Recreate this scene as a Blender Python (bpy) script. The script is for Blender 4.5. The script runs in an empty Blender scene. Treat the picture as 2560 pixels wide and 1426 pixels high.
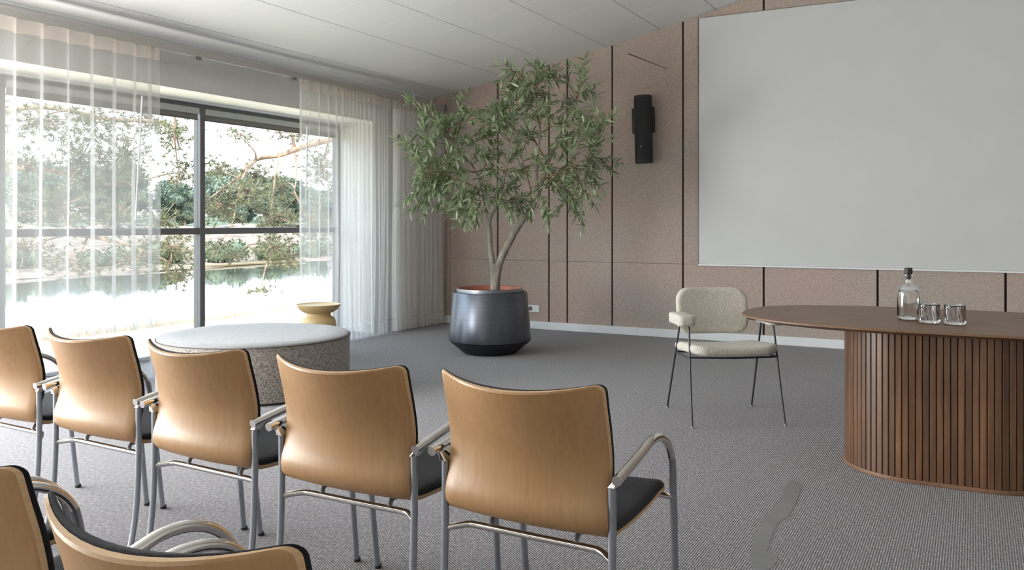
import bpy, bmesh, math, random
from mathutils import Vector, Matrix, noise
R = math.radians
PI = math.pi
random.seed(7)
scn = bpy.context.scene
COL = scn.collection

# ------------------------------------------------------------------ camera, sky, sun, window and fill light, exposure
cd = bpy.data.cameras.new('camera'); cam = bpy.data.objects.new('camera', cd); COL.objects.link(cam)
cam.location = (0, 0, 1.25); cam.rotation_euler = (R(90), 0, R(28.42))
cd.sensor_width = 36; cd.lens = 36 * 2137 / 2560; cd.shift_y = -0.0607; cd.clip_end = 600; cd.clip_start = 0.05
scn.camera = cam

w = bpy.data.worlds.new('sky'); scn.world = w; w.use_nodes = True
nt = w.node_tree; nt.nodes.clear()
wo = nt.nodes.new('ShaderNodeOutputWorld'); bg = nt.nodes.new('ShaderNodeBackground')
tc = nt.nodes.new('ShaderNodeTexCoord'); sp = nt.nodes.new('ShaderNodeSeparateXYZ'); cr = nt.nodes.new('ShaderNodeValToRGB')
cr.color_ramp.elements[0].position = 0.0; cr.color_ramp.elements[0].color = (0.93, 0.96, 1.0, 1)
cr.color_ramp.elements[1].position = 0.9; cr.color_ramp.elements[1].color = (0.60, 0.76, 1.0, 1)
nt.links.new(tc.outputs['Generated'], sp.inputs[0]); nt.links.new(sp.outputs['Z'], cr.inputs[0])
nt.links.new(cr.outputs[0], bg.inputs[0]); bg.inputs[1].default_value = 3.8
nt.links.new(bg.outputs[0], wo.inputs[0])

def light(name, kind, loc, rot, energy, color, **kw):
    l = bpy.data.lights.new(name, kind); l.energy = energy; l.color = color
    for k, v in kw.items(): setattr(l, k, v)
    o = bpy.data.objects.new(name, l); COL.objects.link(o); o.location = loc; o.rotation_euler = rot
    return o
light('sun', 'SUN', (0, 0, 30), Vector((-0.20, 0.68, -0.72)).to_track_quat('-Z', 'Y').to_euler(), 8.6, (1.0, 0.94, 0.82), angle=R(0.6))
# unseen lamp standing in for daylight through left windows beside and behind the camera
light('daylight_left_window', 'AREA', (-6.35, 1.25, 1.25), (R(90), 0, R(-90)), 190, (0.93, 0.96, 1.0), shape='RECTANGLE', size=3.6, size_y=2.2)
light('fill_back_wall', 'AREA', (-2.3, -3.3, 1.35), (R(90), 0, R(0)), 25, (0.95, 0.97, 1.0), shape='RECTANGLE', size=6.5, size_y=2.2)  # added fill lamp, the back wall has no window

light('bounce_fill_left', 'AREA', (-6.30, 0.7, 0.75), (R(128), 0, R(-90)), 115, (1.0, 0.95, 0.82), shape='RECTANGLE', size=4.6, size_y=1.0)  # added lamp tilted up to brighten the ceiling like ground bounce

scn.view_settings.view_transform = 'Standard'; scn.view_settings.look = 'None'
scn.view_settings.exposure = 0.90; scn.view_settings.gamma = 1.0; scn.view_settings.use_curve_mapping = False
scn.cycles.use_denoising = True
scn.cycles.max_bounces = 10; scn.cycles.diffuse_bounces = 6; scn.cycles.transparent_max_bounces = 24
scn.cycles.transmission_bounces = 8; scn.cycles.glossy_bounces = 4
scn.cycles.sample_clamp_indirect = 6.0
scn.cycles.caustics_refractive = False; scn.cycles.caustics_reflective = False

# ------------------------------------------------------------------ materials
def newmat(name):
    m = bpy.data.materials.new(name); m.use_nodes = True
    n = m.node_tree.nodes; l = m.node_tree.links
    return m, n, l, n['Principled BSDF']
def mat(name, col, rough=0.5, metal=0.0, spec=0.5, nscale=None, namp=0.12, bump=0.0, bscale=200, coords='Object', stretch=(1, 1, 1), sheen=0.0, coat=0.0):
    m, n, l, b = newmat(name)
    b.inputs['Base Color'].default_value = (*col, 1); b.inputs['Roughness'].default_value = rough
    b.inputs['Metallic'].default_value = metal; b.inputs['Specular IOR Level'].default_value = spec
    b.inputs['Sheen Weight'].default_value = sheen; b.inputs['Coat Weight'].default_value = coat
    t = n.new('ShaderNodeTexCoord'); mp = n.new('ShaderNodeMapping'); mp.inputs['Scale'].default_value = stretch
    l.new(t.outputs[coords], mp.inputs[0])
    if nscale:
        x = n.new('ShaderNodeTexNoise'); x.inputs['Scale'].default_value = nscale; x.inputs['Detail'].default_value = 6
        l.new(mp.outputs[0], x.inputs['Vector'])
        r = n.new('ShaderNodeValToRGB')
        r.color_ramp.elements[0].position = 0.3; r.color_ramp.elements[1].position = 0.7
        r.color_ramp.elements[0].color = (*[c * (1 - namp) for c in col], 1); r.color_ramp.elements[1].color = (*[min(1, c * (1 + namp)) for c in col], 1)
        l.new(x.outputs['Fac'], r.inputs[0]); l.new(r.outputs[0], b.inputs['Base Color'])
    if bump:
        x = n.new('ShaderNodeTexNoise'); x.inputs['Scale'].default_value = bscale; x.inputs['Detail'].default_value = 4
        l.new(mp.outputs[0], x.inputs['Vector'])
        bm_ = n.new('ShaderNodeBump'); bm_.inputs['Strength'].default_value = bump; bm_.inputs['Distance'].default_value = 0.01
        l.new(x.outputs['Fac'], bm_.inputs['Height']); l.new(bm_.outputs[0], b.inputs['Normal'])
    return m

def math_node(n, op, a=None, b=None):
    x = n.new('ShaderNodeMath'); x.operation = op
    if a is not None: x.inputs[0].default_value = a
    if b is not None: x.inputs[1].default_value = b
    return x

def carpet_mat():
    m, n, l, b = newmat('ribbed_carpet')
    t = n.new('ShaderNodeTexCoord'); s = n.new('ShaderNodeSeparateXYZ'); l.new(t.outputs['Object'], s.inputs[0])
    # ribs run along Y, 9 mm apart, beaded along the yarn
    a = math_node(n, 'MULTIPLY', None, 2 * PI / 0.0092); l.new(s.outputs['X'], a.inputs[0])
    nz = n.new('ShaderNodeTexNoise'); nz.inputs['Scale'].default_value = 60; l.new(t.outputs['Object'], nz.inputs['Vector'])
    nj = math_node(n, 'MULTIPLY', None, 2.2); l.new(nz.outputs['Fac'], nj.inputs[0])
    ad = math_node(n, 'ADD'); l.new(a.outputs[0], ad.inputs[0]); l.new(nj.outputs[0], ad.inputs[1])
    si = math_node(n, 'SINE'); l.new(ad.outputs[0], si.inputs[0])
    rib = n.new('ShaderNodeMapRange'); rib.inputs[1].default_value = -1; rib.inputs[2].default_value = 1; l.new(si.outputs[0], rib.inputs[0])
    mp = n.new('ShaderNodeMapping'); mp.inputs['Scale'].default_value = (110, 45, 1); l.new(t.outputs['Object'], mp.inputs[0])
    bead = n.new('ShaderNodeTexNoise'); bead.inputs['Scale'].default_value = 1.0; bead.inputs['Detail'].default_value = 3; l.new(mp.outputs[0], bead.inputs['Vector'])
    tint = n.new('ShaderNodeTexNoise'); tint.inputs['Scale'].default_value = 75; tint.inputs['Detail'].default_value = 2; l.new(t.outputs['Object'], tint.inputs['Vector'])
    rc = n.new('ShaderNodeValToRGB'); e = rc.color_ramp.elements
    e[0].position = 0.30; e[0].color = (0.090, 0.087, 0.092, 1); e[1].position = 0.72; e[1].color = (0.345, 0.328, 0.335, 1)
    x = rc.color_ramp.elements.new(0.5); x.color = (0.185, 0.176, 0.183, 1)
    l.new(bead.outputs['Fac'], rc.inputs[0])
    rt = n.new('ShaderNodeValToRGB'); e = rt.color_ramp.elements
    e[0].position = 0.35; e[0].color = (0.92, 1.0, 1.08, 1); e[1].position = 0.68; e[1].color = (1.14, 0.98, 0.95, 1); l.new(tint.outputs['Fac'], rt.inputs[0])
    mx = n.new('ShaderNodeMix'); mx.data_type = 'RGBA'; mx.blend_type = 'MULTIPLY'; mx.inputs[0].default_value = 1
    l.new(rc.outputs[0], mx.inputs[6]); l.new(rt.outputs[0], mx.inputs[7])
    dk = n.new('ShaderNodeMapRange'); dk.inputs[1].default_value = 0; dk.inputs[2].default_value = 0.75; dk.inputs[3].default_value = 0.34; dk.inputs[4].default_value = 1.18
    l.new(rib.outputs[0], dk.inputs[0])
    m2 = n.new('ShaderNodeMix'); m2.data_type = 'RGBA'; m2.blend_type = 'MULTIPLY'; m2.inputs[0].default_value = 1
    l.new(mx.outputs[2], m2.inputs[6]); l.new(dk.outputs[0], m2.inputs[7])
    l.new(m2.outputs[2], b.inputs['Base Color']); b.inputs['Roughness'].default_value = 0.95; b.inputs['Specular IOR Level'].default_value = 0.15
    b.inputs['Sheen Weight'].default_value = 0.27
    hh = math_node(n, 'MULTIPLY'); l.new(rib.outputs[0], hh.inputs[0]); l.new(bead.outputs['Fac'], hh.inputs[1])
    bp = n.new('ShaderNodeBump'); bp.inputs['Strength'].default_value = 0.7; bp.inputs['Distance'].default_value = 0.004
    l.new(hh.outputs[0], bp.inputs['Height']); l.new(bp.outputs[0], b.inputs['Normal'])
    return m

def felt_mat():
    m, n, l, b = newmat('taupe_felt')
    t = n.new('ShaderNodeTexCoord')
    fine = n.new('ShaderNodeTexNoise'); fine.inputs['Scale'].default_value = 90; fine.inputs['Detail'].default_value = 5; fine.inputs['Roughness'].default_value = 0.7
    mp = n.new('ShaderNodeMapping'); mp.inputs['Scale'].default_value = (0.55, 1, 1.5); l.new(t.outputs['Object'], mp.inputs[0]); l.new(mp.outputs[0], fine.inputs['Vector'])
    big = n.new('ShaderNodeTexNoise'); big.inputs['Scale'].default_value = 1.6; big.inputs['Detail'].default_value = 3; l.new(t.outputs['Object'], big.inputs['Vector'])
    r1 = n.new('ShaderNodeValToRGB'); e = r1.color_ramp.elements
    e[0].position = 0.33; e[0].color = (0.355, 0.290, 0.252, 1); e[1].position = 0.68; e[1].color = (0.545, 0.465, 0.418, 1); l.new(fine.outputs['Fac'], r1.inputs[0])
    r2 = n.new('ShaderNodeValToRGB'); e = r2.color_ramp.elements
    e[0].position = 0.35; e[0].color = (0.97, 1.0, 1.0, 1); e[1].position = 0.65; e[1].color = (1.05, 0.98, 0.96, 1); l.new(big.outputs['Fac'], r2.inputs[0])
    mx = n.new('ShaderNodeMix'); mx.data_type = 'RGBA'; mx.blend_type = 'MULTIPLY'; mx.inputs[0].default_value = 1
    l.new(r1.outputs[0], mx.inputs[6]); l.new(r2.outputs[0], mx.inputs[7]); l.new(mx.outputs[2], b.inputs['Base Color'])
    b.inputs['Roughness'].default_value = 0.95; b.inputs['Specular IOR Level'].default_value = 0.1; b.inputs['Sheen Weight'].default_value = 0.2
    bp = n.new('ShaderNodeBump'); bp.inputs['Strength'].default_value = 0.35; bp.inputs['Distance'].default_value = 0.003
    l.new(fine.outputs['Fac'], bp.inputs['Height']); l.new(bp.outputs[0], b.inputs['Normal'])
    return m

def wood_mat(name, dark, mid, lite, axis_scale, rough=0.4, coat=0.0, rnd=0.0, spec=0.5, big=3.0):
    m, n, l, b = newmat(name)
    t = n.new('ShaderNodeTexCoord'); mp = n.new('ShaderNodeMapping'); mp.inputs['Scale'].default_value = axis_scale; l.new(t.outputs['Object'], mp.inputs[0])
    vec = mp.outputs[0]
    oi = n.new('ShaderNodeObjectInfo')
    if rnd:
        va = n.new('ShaderNodeVectorMath'); va.operation = 'ADD'; sc = math_node(n, 'MULTIPLY', None, 37.0)
        l.new(oi.outputs['Random'], sc.inputs[0]); l.new(mp.outputs[0], va.inputs[0]); l.new(sc.outputs[0], va.inputs[1]); vec = va.outputs[0]
    g = n.new('ShaderNodeTexNoise'); g.inputs['Scale'].default_value = 1; g.inputs['Detail'].default_value = 6; g.inputs['Roughness'].default_value = 0.6; g.inputs['Distortion'].default_value = 0.3
    l.new(vec, g.inputs['Vector'])
    q = n.new('ShaderNodeTexNoise'); q.inputs['Scale'].default_value = big; q.inputs['Detail'].default_value = 2; l.new(t.outputs['Object'], q.inputs['Vector'])
    r = n.new('ShaderNodeValToRGB'); e = r.color_ramp.elements
    e[0].position = 0.28; e[0].color = (*dark, 1); e[1].position = 0.74; e[1].color = (*lite, 1); x = r.color_ramp.elements.new(0.5); x.color = (*mid, 1)
    mixf = math_node(n, 'MULTIPLY_ADD', None, 0.7); l.new(g.outputs['Fac'], mixf.inputs[0])
    q2 = math_node(n, 'MULTIPLY', None, 0.3); l.new(q.outputs['Fac'], q2.inputs[0]); l.new(q2.outputs[0], mixf.inputs[2])
    l.new(mixf.outputs[0], r.inputs[0]); out = r.outputs[0]
    if rnd:
        mr = n.new('ShaderNodeMapRange'); mr.inputs[3].default_value = 1 - rnd; mr.inputs[4].default_value = 1 + rnd; l.new(oi.outputs['Random'], mr.inputs[0])
        mx = n.new('ShaderNodeMix'); mx.data_type = 'RGBA'; mx.blend_type = 'MULTIPLY'; mx.inputs[0].default_value = 1
        l.new(out, mx.inputs[6]); l.new(mr.outputs[0], mx.inputs[7]); out = mx.outputs[2]
    l.new(out, b.inputs['Base Color']); b.inputs['Roughness'].default_value = rough; b.inputs['Coat Weight'].default_value = coat; b.inputs['Coat Roughness'].default_value = 0.25
    b.inputs['Specular IOR Level'].default_value = spec
    bp = n.new('ShaderNodeBump'); bp.inputs['Strength'].default_value = 0.06; bp.inputs['Distance'].default_value = 0.002
    l.new(g.outputs['Fac'], bp.inputs['Height']); l.new(bp.outputs[0], b.inputs['Normal'])
    return m

def sheer_mat(name, opacity, col):
    m, n, l, b = newmat(name); n.remove(b)
    out = n['Material Output']; tr = n.new('ShaderNodeBsdfTransparent'); df = n.new('ShaderNodeBsdfDiffuse'); tl = n.new('ShaderNodeBsdfTranslucent')
    df.inputs[0].default_value = (*col, 1); tl.inputs[0].default_value = (*col, 1)
    m1 = n.new('ShaderNodeMixShader'); m1.inputs[0].default_value = 0.5; l.new(df.outputs[0], m1.inputs[1]); l.new(tl.outputs[0], m1.inputs[2])
    t = n.new('ShaderNodeTexCoord'); mp = n.new('ShaderNodeMapping'); mp.inputs['Scale'].default_value = (300, 300, 90); l.new(t.outputs['Object'], mp.inputs[0])
    x = n.new('ShaderNodeTexNoise'); x.inputs['Scale'].default_value = 1; l.new(mp.outputs[0], x.inputs['Vector'])
    mr = n.new('ShaderNodeMapRange'); mr.inputs[1].default_value = 0.3; mr.inputs[2].default_value = 0.7; mr.inputs[3].default_value = max(0, opacity - 0.03); mr.inputs[4].default_value = min(1, opacity + 0.03)
    l.new(x.outputs['Fac'], mr.inputs[0])
    m2 = n.new('ShaderNodeMixShader'); l.new(mr.outputs[0], m2.inputs[0]); l.new(tr.outputs[0], m2.inputs[1]); l.new(m1.outputs[0], m2.inputs[2])
    l.new(m2.outputs[0], out.inputs[0])
    return m

def pane_mat():
    m, n, l, b = newmat('window_glass'); n.remove(b)
    out = n['Material Output']; tr = n.new('ShaderNodeBsdfTransparent'); tr.inputs[0].default_value = (0.93, 0.96, 0.95, 1)
    gl = n.new('ShaderNodeBsdfGlossy'); gl.inputs['Roughness'].default_value = 0.02
    lw = n.new('ShaderNodeLayerWeight'); lw.inputs[0].default_value = 0.5; pw = math_node(n, 'POWER', None, 5.0); l.new(lw.outputs['Facing'], pw.inputs[0])
    fr = math_node(n, 'MULTIPLY_ADD', None, 0.7); fr.inputs[2].default_value = 0.03; l.new(pw.outputs[0], fr.inputs[0])
    mx = n.new('ShaderNodeMixShader'); l.new(fr.outputs[0], mx.inputs[0]); l.new(tr.outputs[0], mx.inputs[1]); l.new(gl.outputs[0], mx.inputs[2]); l.new(mx.outputs[0], out.inputs[0])
    return m

def glass_mat(name, col=(1, 1, 1), ior=1.45, rough=0.0):
    m, n, l, b = newmat(name)
    b.inputs['Base Color'].default_value = (*col, 1); b.inputs['Roughness'].default_value = rough
    b.inputs['Transmission Weight'].default_value = 1.0; b.inputs['IOR'].default_value = ior
    return m

def weave_mat(name, dark, lite, sx, sz, around=None, bump=0.5):
    """coarse woven upholstery: two crossed stretched noises"""
    m, n, l, b = newmat(name)
    t = n.new('ShaderNodeTexCoord'); outs = []; src = t.outputs['Object']
    if around:      # threads follow the round side: arc length and height
        sp_ = n.new('ShaderNodeSeparateXYZ'); l.new(src, sp_.inputs[0]); at = math_node(n, 'ARCTAN2'); l.new(sp_.outputs['Y'], at.inputs[0]); l.new(sp_.outputs['X'], at.inputs[1])
        am = math_node(n, 'MULTIPLY', None, around); l.new(at.outputs[0], am.inputs[0]); cb = n.new('ShaderNodeCombineXYZ'); l.new(am.outputs[0], cb.inputs[0]); l.new(sp_.outputs['Z'], cb.inputs[2]); src = cb.outputs[0]
    for scl in ((sx, sx, sz * 0.16), (sx * 0.16, sx * 0.16, sz)):
        mp = n.new('ShaderNodeMapping'); mp.inputs['Scale'].default_value = scl; l.new(src, mp.inputs[0])
        x = n.new('ShaderNodeTexNoise'); x.inputs['Scale'].default_value = 1; x.inputs['Detail'].default_value = 3; l.new(mp.outputs[0], x.inputs['Vector']); outs.append(x)
    ad = math_node(n, 'ADD'); l.new(outs[0].outputs['Fac'], ad.inputs[0]); l.new(outs[1].outputs['Fac'], ad.inputs[1])
    hf = math_node(n, 'MULTIPLY', None, 0.5); l.new(ad.outputs[0], hf.inputs[0])
    r = n.new('ShaderNodeValToRGB'); e = r.color_ramp.elements; e[0].position = 0.40; e[1].position = 0.60; e[0].color = (*dark, 1); e[1].color = (*lite, 1)
    l.new(hf.outputs[0], r.inputs[0]); l.new(r.outputs[0], b.inputs['Base Color']); b.inputs['Roughness'].default_value = 0.9; b.inputs['Specular IOR Level'].default_value = 0.2
    b.inputs['Sheen Weight'].default_value = 0.3
    bp = n.new('ShaderNodeBump'); bp.inputs['Strength'].default_value = bump; bp.inputs['Distance'].default_value = 0.004
    l.new(hf.outputs[0], bp.inputs['Height']); l.new(bp.outputs[0], b.inputs['Normal'])
    return m

def leaf_mat(name, c1, c2, trans=0.25, rough=0.45, vary=True):
    m, n, l, b = newmat(name)
    out = n['Material Output']
    gi = n.new('ShaderNodeNewGeometry'); r = n.new('ShaderNodeValToRGB'); e = r.color_ramp.elements
    e[0].color = (*c1, 1); e[1].color = (*c2, 1)
    t = n.new('ShaderNodeTexCoord'); x = n.new('ShaderNodeTexWhiteNoise'); x.noise_dimensions = '1D'
    oi = n.new('ShaderNodeObjectInfo'); ad = math_node(n, 'ADD')
    l.new(gi.outputs['Random Per Island'], ad.inputs[0]); l.new(oi.outputs['Random'], ad.inputs[1]); l.new(ad.outputs[0], x.inputs['W'])
    l.new(x.outputs['Value'], r.inputs[0]); l.new(r.outputs[0], b.inputs['Base Color']); b.inputs['Roughness'].default_value = rough
    tl = n.new('ShaderNodeBsdfTranslucent'); l.new(r.outputs[0], tl.inputs[0])
    mx = n.new('ShaderNodeMixShader'); mx.inputs[0].default_value = trans; l.new(b.outputs[0], mx.inputs[1]); l.new(tl.outputs[0], mx.inputs[2]); l.new(mx.outputs[0], out.inputs[0])
    return m

def brushed_mat(name, col, rough):
    m, n, l, b = newmat(name)
    t = n.new('ShaderNodeTexCoord'); mp = n.new('ShaderNodeMapping'); mp.inputs['Scale'].default_value = (1.5, 1.5, 120); l.new(t.outputs['Object'], mp.inputs[0])
    x = n.new('ShaderNodeTexNoise'); x.inputs['Scale'].default_value = 1; x.inputs['Detail'].default_value = 5; l.new(mp.outputs[0], x.inputs['Vector'])
    r = n.new('ShaderNodeValToRGB'); e = r.color_ramp.elements; e[0].position = 0.3; e[1].position = 0.7
    e[0].color = (*[c * 0.88 for c in col], 1); e[1].color = (*[c * 1.12 for c in col], 1); l.new(x.outputs['Fac'], r.inputs[0]); l.new(r.outputs[0], b.inputs['Base Color'])
    b.inputs['Metallic'].default_value = 1.0
    mr = n.new('ShaderNodeMapRange'); mr.inputs[3].default_value = rough - 0.03; mr.inputs[4].default_value = rough + 0.03; l.new(x.outputs['Fac'], mr.inputs[0]); l.new(mr.outputs[0], b.inputs['Roughness'])
    bp = n.new('ShaderNodeBump'); bp.inputs['Strength'].default_value = 0.05; bp.inputs['Distance'].default_value = 0.002
    l.new(x.outputs['Fac'], bp.inputs['Height']); l.new(bp.outputs[0], b.inputs['Normal'])
    return m

M = {}
M['carpet'] = carpet_mat(); M['felt'] = felt_mat()
M['groove'] = mat('dark_groove_backing', (0.045, 0.026, 0.020), 0.8)
M['ceil'] = mat('white_ceiling_tile', (0.87, 0.87, 0.86), 0.85, spec=0.2, nscale=300, namp=0.03, bump=0.05, bscale=500)
M['ceil_gap'] = mat('ceiling_grid_grey', (0.42, 0.42, 0.42), 0.8)
M['plaster'] = mat('off_white_plaster', (0.70, 0.69, 0.67), 0.85, spec=0.2, nscale=20, namp=0.02)
M['white_paint'] = mat('white_paint', (0.80, 0.82, 0.84), 0.45, nscale=8, namp=0.02)
M['reveal'] = mat('white_reveal', (0.82, 0.80, 0.76), 0.7, nscale=8, namp=0.02)
M['rail'] = mat('satin_aluminium_rail', (0.50, 0.48, 0.45), 0.45, metal=0.3, nscale=30, namp=0.03)
M['bracket'] = mat('grey_bracket', (0.20, 0.19, 0.18), 0.5)
M['frame'] = mat('dark_grey_window_frame', (0.115, 0.108, 0.112), 0.35, nscale=30, namp=0.05)
M['blind_box'] = mat('pale_blind_cassette', (0.42, 0.44, 0.43), 0.5, nscale=20, namp=0.03)
M['blind'] = mat('grey_screen_fabric', (0.20, 0.185, 0.175), 0.8, nscale=400, namp=0.2)
M['pane'] = pane_mat()
M['sheer'] = sheer_mat('sheer_voile', 0.42, (0.53, 0.52, 0.515))  # voile colour darkened to hold down the strong backlight
M['sheer_mid'] = sheer_mat('sheer_voile_half_drawn_lit', 0.44, (0.70, 0.69, 0.69))  # same voile, brightness of the drawn stack lifted in the colour
M['sheer_dense'] = sheer_mat('sheer_voile_gathered_lit', 0.52, (0.90, 0.885, 0.87))  # same voile, palest colour makes up for the missing backlight
M['sheer_head'] = sheer_mat('voile_heading_tape', 0.72, (0.74, 0.66, 0.61))
M['wand'] = mat('white_plastic_wand', (0.85, 0.86, 0.88), 0.3)
M['board'] = mat('matt_white_board', (0.63, 0.635, 0.635), 0.42, spec=0.35, nscale=3, namp=0.015)
M['black'] = mat('black_satin', (0.012, 0.012, 0.013), 0.45, nscale=200, namp=0.2)
M['grille'] = mat('black_grille_cloth', (0.010, 0.010, 0.011), 0.7, nscale=900, namp=0.5, bump=0.2, bscale=900)
M['emblem'] = mat('pale_emblem', (0.6, 0.6, 0.6), 0.4)
M['plastic'] = mat('white_plastic', (0.82, 0.83, 0.84), 0.35, nscale=10, namp=0.01)
M['hole'] = mat('dark_socket_recess', (0.10, 0.10, 0.11), 0.5)
M['beech'] = wood_mat('beech_plywood', (0.325, 0.177, 0.075), (0.375, 0.210, 0.092), (0.420, 0.246, 0.111), (80, 80, 1.6), rough=0.46, coat=0.06, rnd=0.05, big=5)
M['ply_edge'] = wood_mat('plywood_edge', (0.38, 0.22, 0.10), (0.50, 0.32, 0.165), (0.58, 0.41, 0.24), (3, 3, 260), rough=0.55)
M['uphol'] = mat('black_wool_upholstery', (0.013, 0.012, 0.015), 0.95, spec=0.15, nscale=350, namp=0.6, bump=0.4, bscale=400, sheen=0.12)
M['chrome'] = mat('polished_chrome', (0.80, 0.78, 0.74), 0.10, metal=1.0, nscale=5, namp=0.02)
M['steel'] = mat('grey_satin_steel', (0.33, 0.35, 0.38), 0.32, metal=0.75, nscale=40, namp=0.05)
M['rubber'] = mat('black_rubber', (0.02, 0.02, 0.02), 0.7, nscale=50, namp=0.1)
M['boucle'] = mat('cream_boucle', (0.58, 0.535, 0.465), 0.95, spec=0.1, nscale=130, namp=0.16, bump=0.9, bscale=150, sheen=0.4)
M['thin_steel'] = mat('black_powder_coated_steel', (0.030, 0.030, 0.036), 0.4, nscale=60, namp=0.1)
M['walnut_top'] = wood_mat('walnut_veneer_top', (0.115, 0.062, 0.034), (0.180, 0.102, 0.058), (0.245, 0.146, 0.088), (1.6, 34, 34), rough=0.42, coat=0.0, spec=0.35)
M['walnut'] = wood_mat('walnut_slat_wood', (0.060, 0.026, 0.012), (0.125, 0.058, 0.027), (0.205, 0.105, 0.052), (60, 60, 3.0), rough=0.42, rnd=0.26, coat=0.15)
M['walnut_edge'] = wood_mat('walnut_edge', (0.13, 0.065, 0.034), (0.19, 0.10, 0.056), (0.26, 0.145, 0.084), (6, 6, 60), rough=0.4)
M['core'] = mat('dark_base_core', (0.020, 0.011, 0.007), 0.7)
M['linen_side'] = weave_mat('slubbed_linen_side', (0.080, 0.066, 0.056), (0.42, 0.375, 0.33), 240, 240, around=0.70)
M['linen_top_lit'] = weave_mat('slubbed_linen_top_lit', (0.215, 0.213, 0.218), (0.30, 0.30, 0.308), 260, 260, bump=0.2)  # same linen as the side, bluish reflected light put into the colour
M['pipe'] = mat('dark_piping', (0.10, 0.085, 0.075), 0.9, nscale=300, namp=0.3)
M['ochre'] = mat('ochre_lacquer', (0.60, 0.43, 0.205), 0.42, nscale=6, namp=0.03)
M['pot'] = brushed_mat('brushed_gunmetal', (0.105, 0.110, 0.128), 0.32)
M['pot_low'] = mat('matt_charcoal', (0.022, 0.023, 0.028), 0.6, nscale=40, namp=0.2)
M['pot_ring'] = brushed_mat('brushed_grey_ring', (0.27, 0.28, 0.31), 0.38)
M['terracotta'] = mat('terracotta_liner', (0.50, 0.155, 0.105), 0.6, nscale=30, namp=0.08)
M['soil'] = mat('dark_bark_mulch', (0.045, 0.022, 0.014), 0.95, nscale=60, namp=0.6, bump=1.0, bscale=60)
M['bark'] = mat('pale_olive_bark', (0.225, 0.200, 0.170), 0.85, nscale=26, namp=0.35, bump=0.8, bscale=45, stretch=(1, 1, 0.35))
M['twig'] = mat('brown_twig', (0.17, 0.115, 0.065), 0.8, nscale=40, namp=0.2)
M['olive'] = leaf_mat('olive_leaf_green', (0.150, 0.225, 0.095), (0.48, 0.55, 0.37), 0.32, 0.27)
M['glass'] = glass_mat('clear_glass')
M['water_in'] = glass_mat('still_water', (0.99, 1, 1), 1.33)
M['cork'] = mat('black_stopper', (0.018, 0.012, 0.014), 0.5, nscale=80, namp=0.2)
M['retouch_mark'] = mat('dark_retouch_mark', (0.07, 0.045, 0.036), 0.9)
M['faint_retouch_mark'] = mat('faint_retouch_mark', (0.30, 0.225, 0.165), 0.9)
M['smear'] = mat('smooth_grey_patch', (0.222, 0.217, 0.223), 0.9, spec=0.1, nscale=5, namp=0.08)
# outdoors
M['lawn'] = mat('dry_sandy_lawn', (0.62, 0.55, 0.42), 0.95, spec=0.1, nscale=1.2, namp=0.22)
M['bank'] = mat('dry_grass_bank', (0.135, 0.102, 0.082), 0.95, spec=0.1, nscale=0.9, namp=0.6)
M['pond'] = mat('still_pond_water', (0.05, 0.05, 0.045), 0.04, spec=1.0, bump=0.05, bscale=1.5, stretch=(1, 0.25, 1))
M['pine'] = leaf_mat('pine_needles', (0.060, 0.068, 0.032), (0.150, 0.150, 0.080), 0.3, 0.5)
M['pine_bark'] = mat('pine_bark', (0.20, 0.135, 0.10), 0.9, nscale=7, namp=0.4, bump=0.6, bscale=30)
M['dark_leaf'] = leaf_mat('bush_leaves', (0.022, 0.038, 0.012), (0.060, 0.080, 0.028), 0.3, 0.5)
M['far_leaf'] = leaf_mat('far_tree_leaves_hazed', (0.066, 0.092, 0.070), (0.125, 0.152, 0.118), 0.25, 0.6)  # aerial haze put into the leaf colour, paler and bluer
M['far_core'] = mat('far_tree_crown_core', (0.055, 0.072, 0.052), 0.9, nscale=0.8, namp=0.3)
M['dry_grass'] = leaf_mat('dry_grass_blades', (0.20, 0.14, 0.07), (0.36, 0.27, 0.16), 0.3, 0.8)
M['hill'] = mat('wooded_slope', (0.06, 0.08, 0.05), 0.95, nscale=0.3, namp=0.3)

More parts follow.
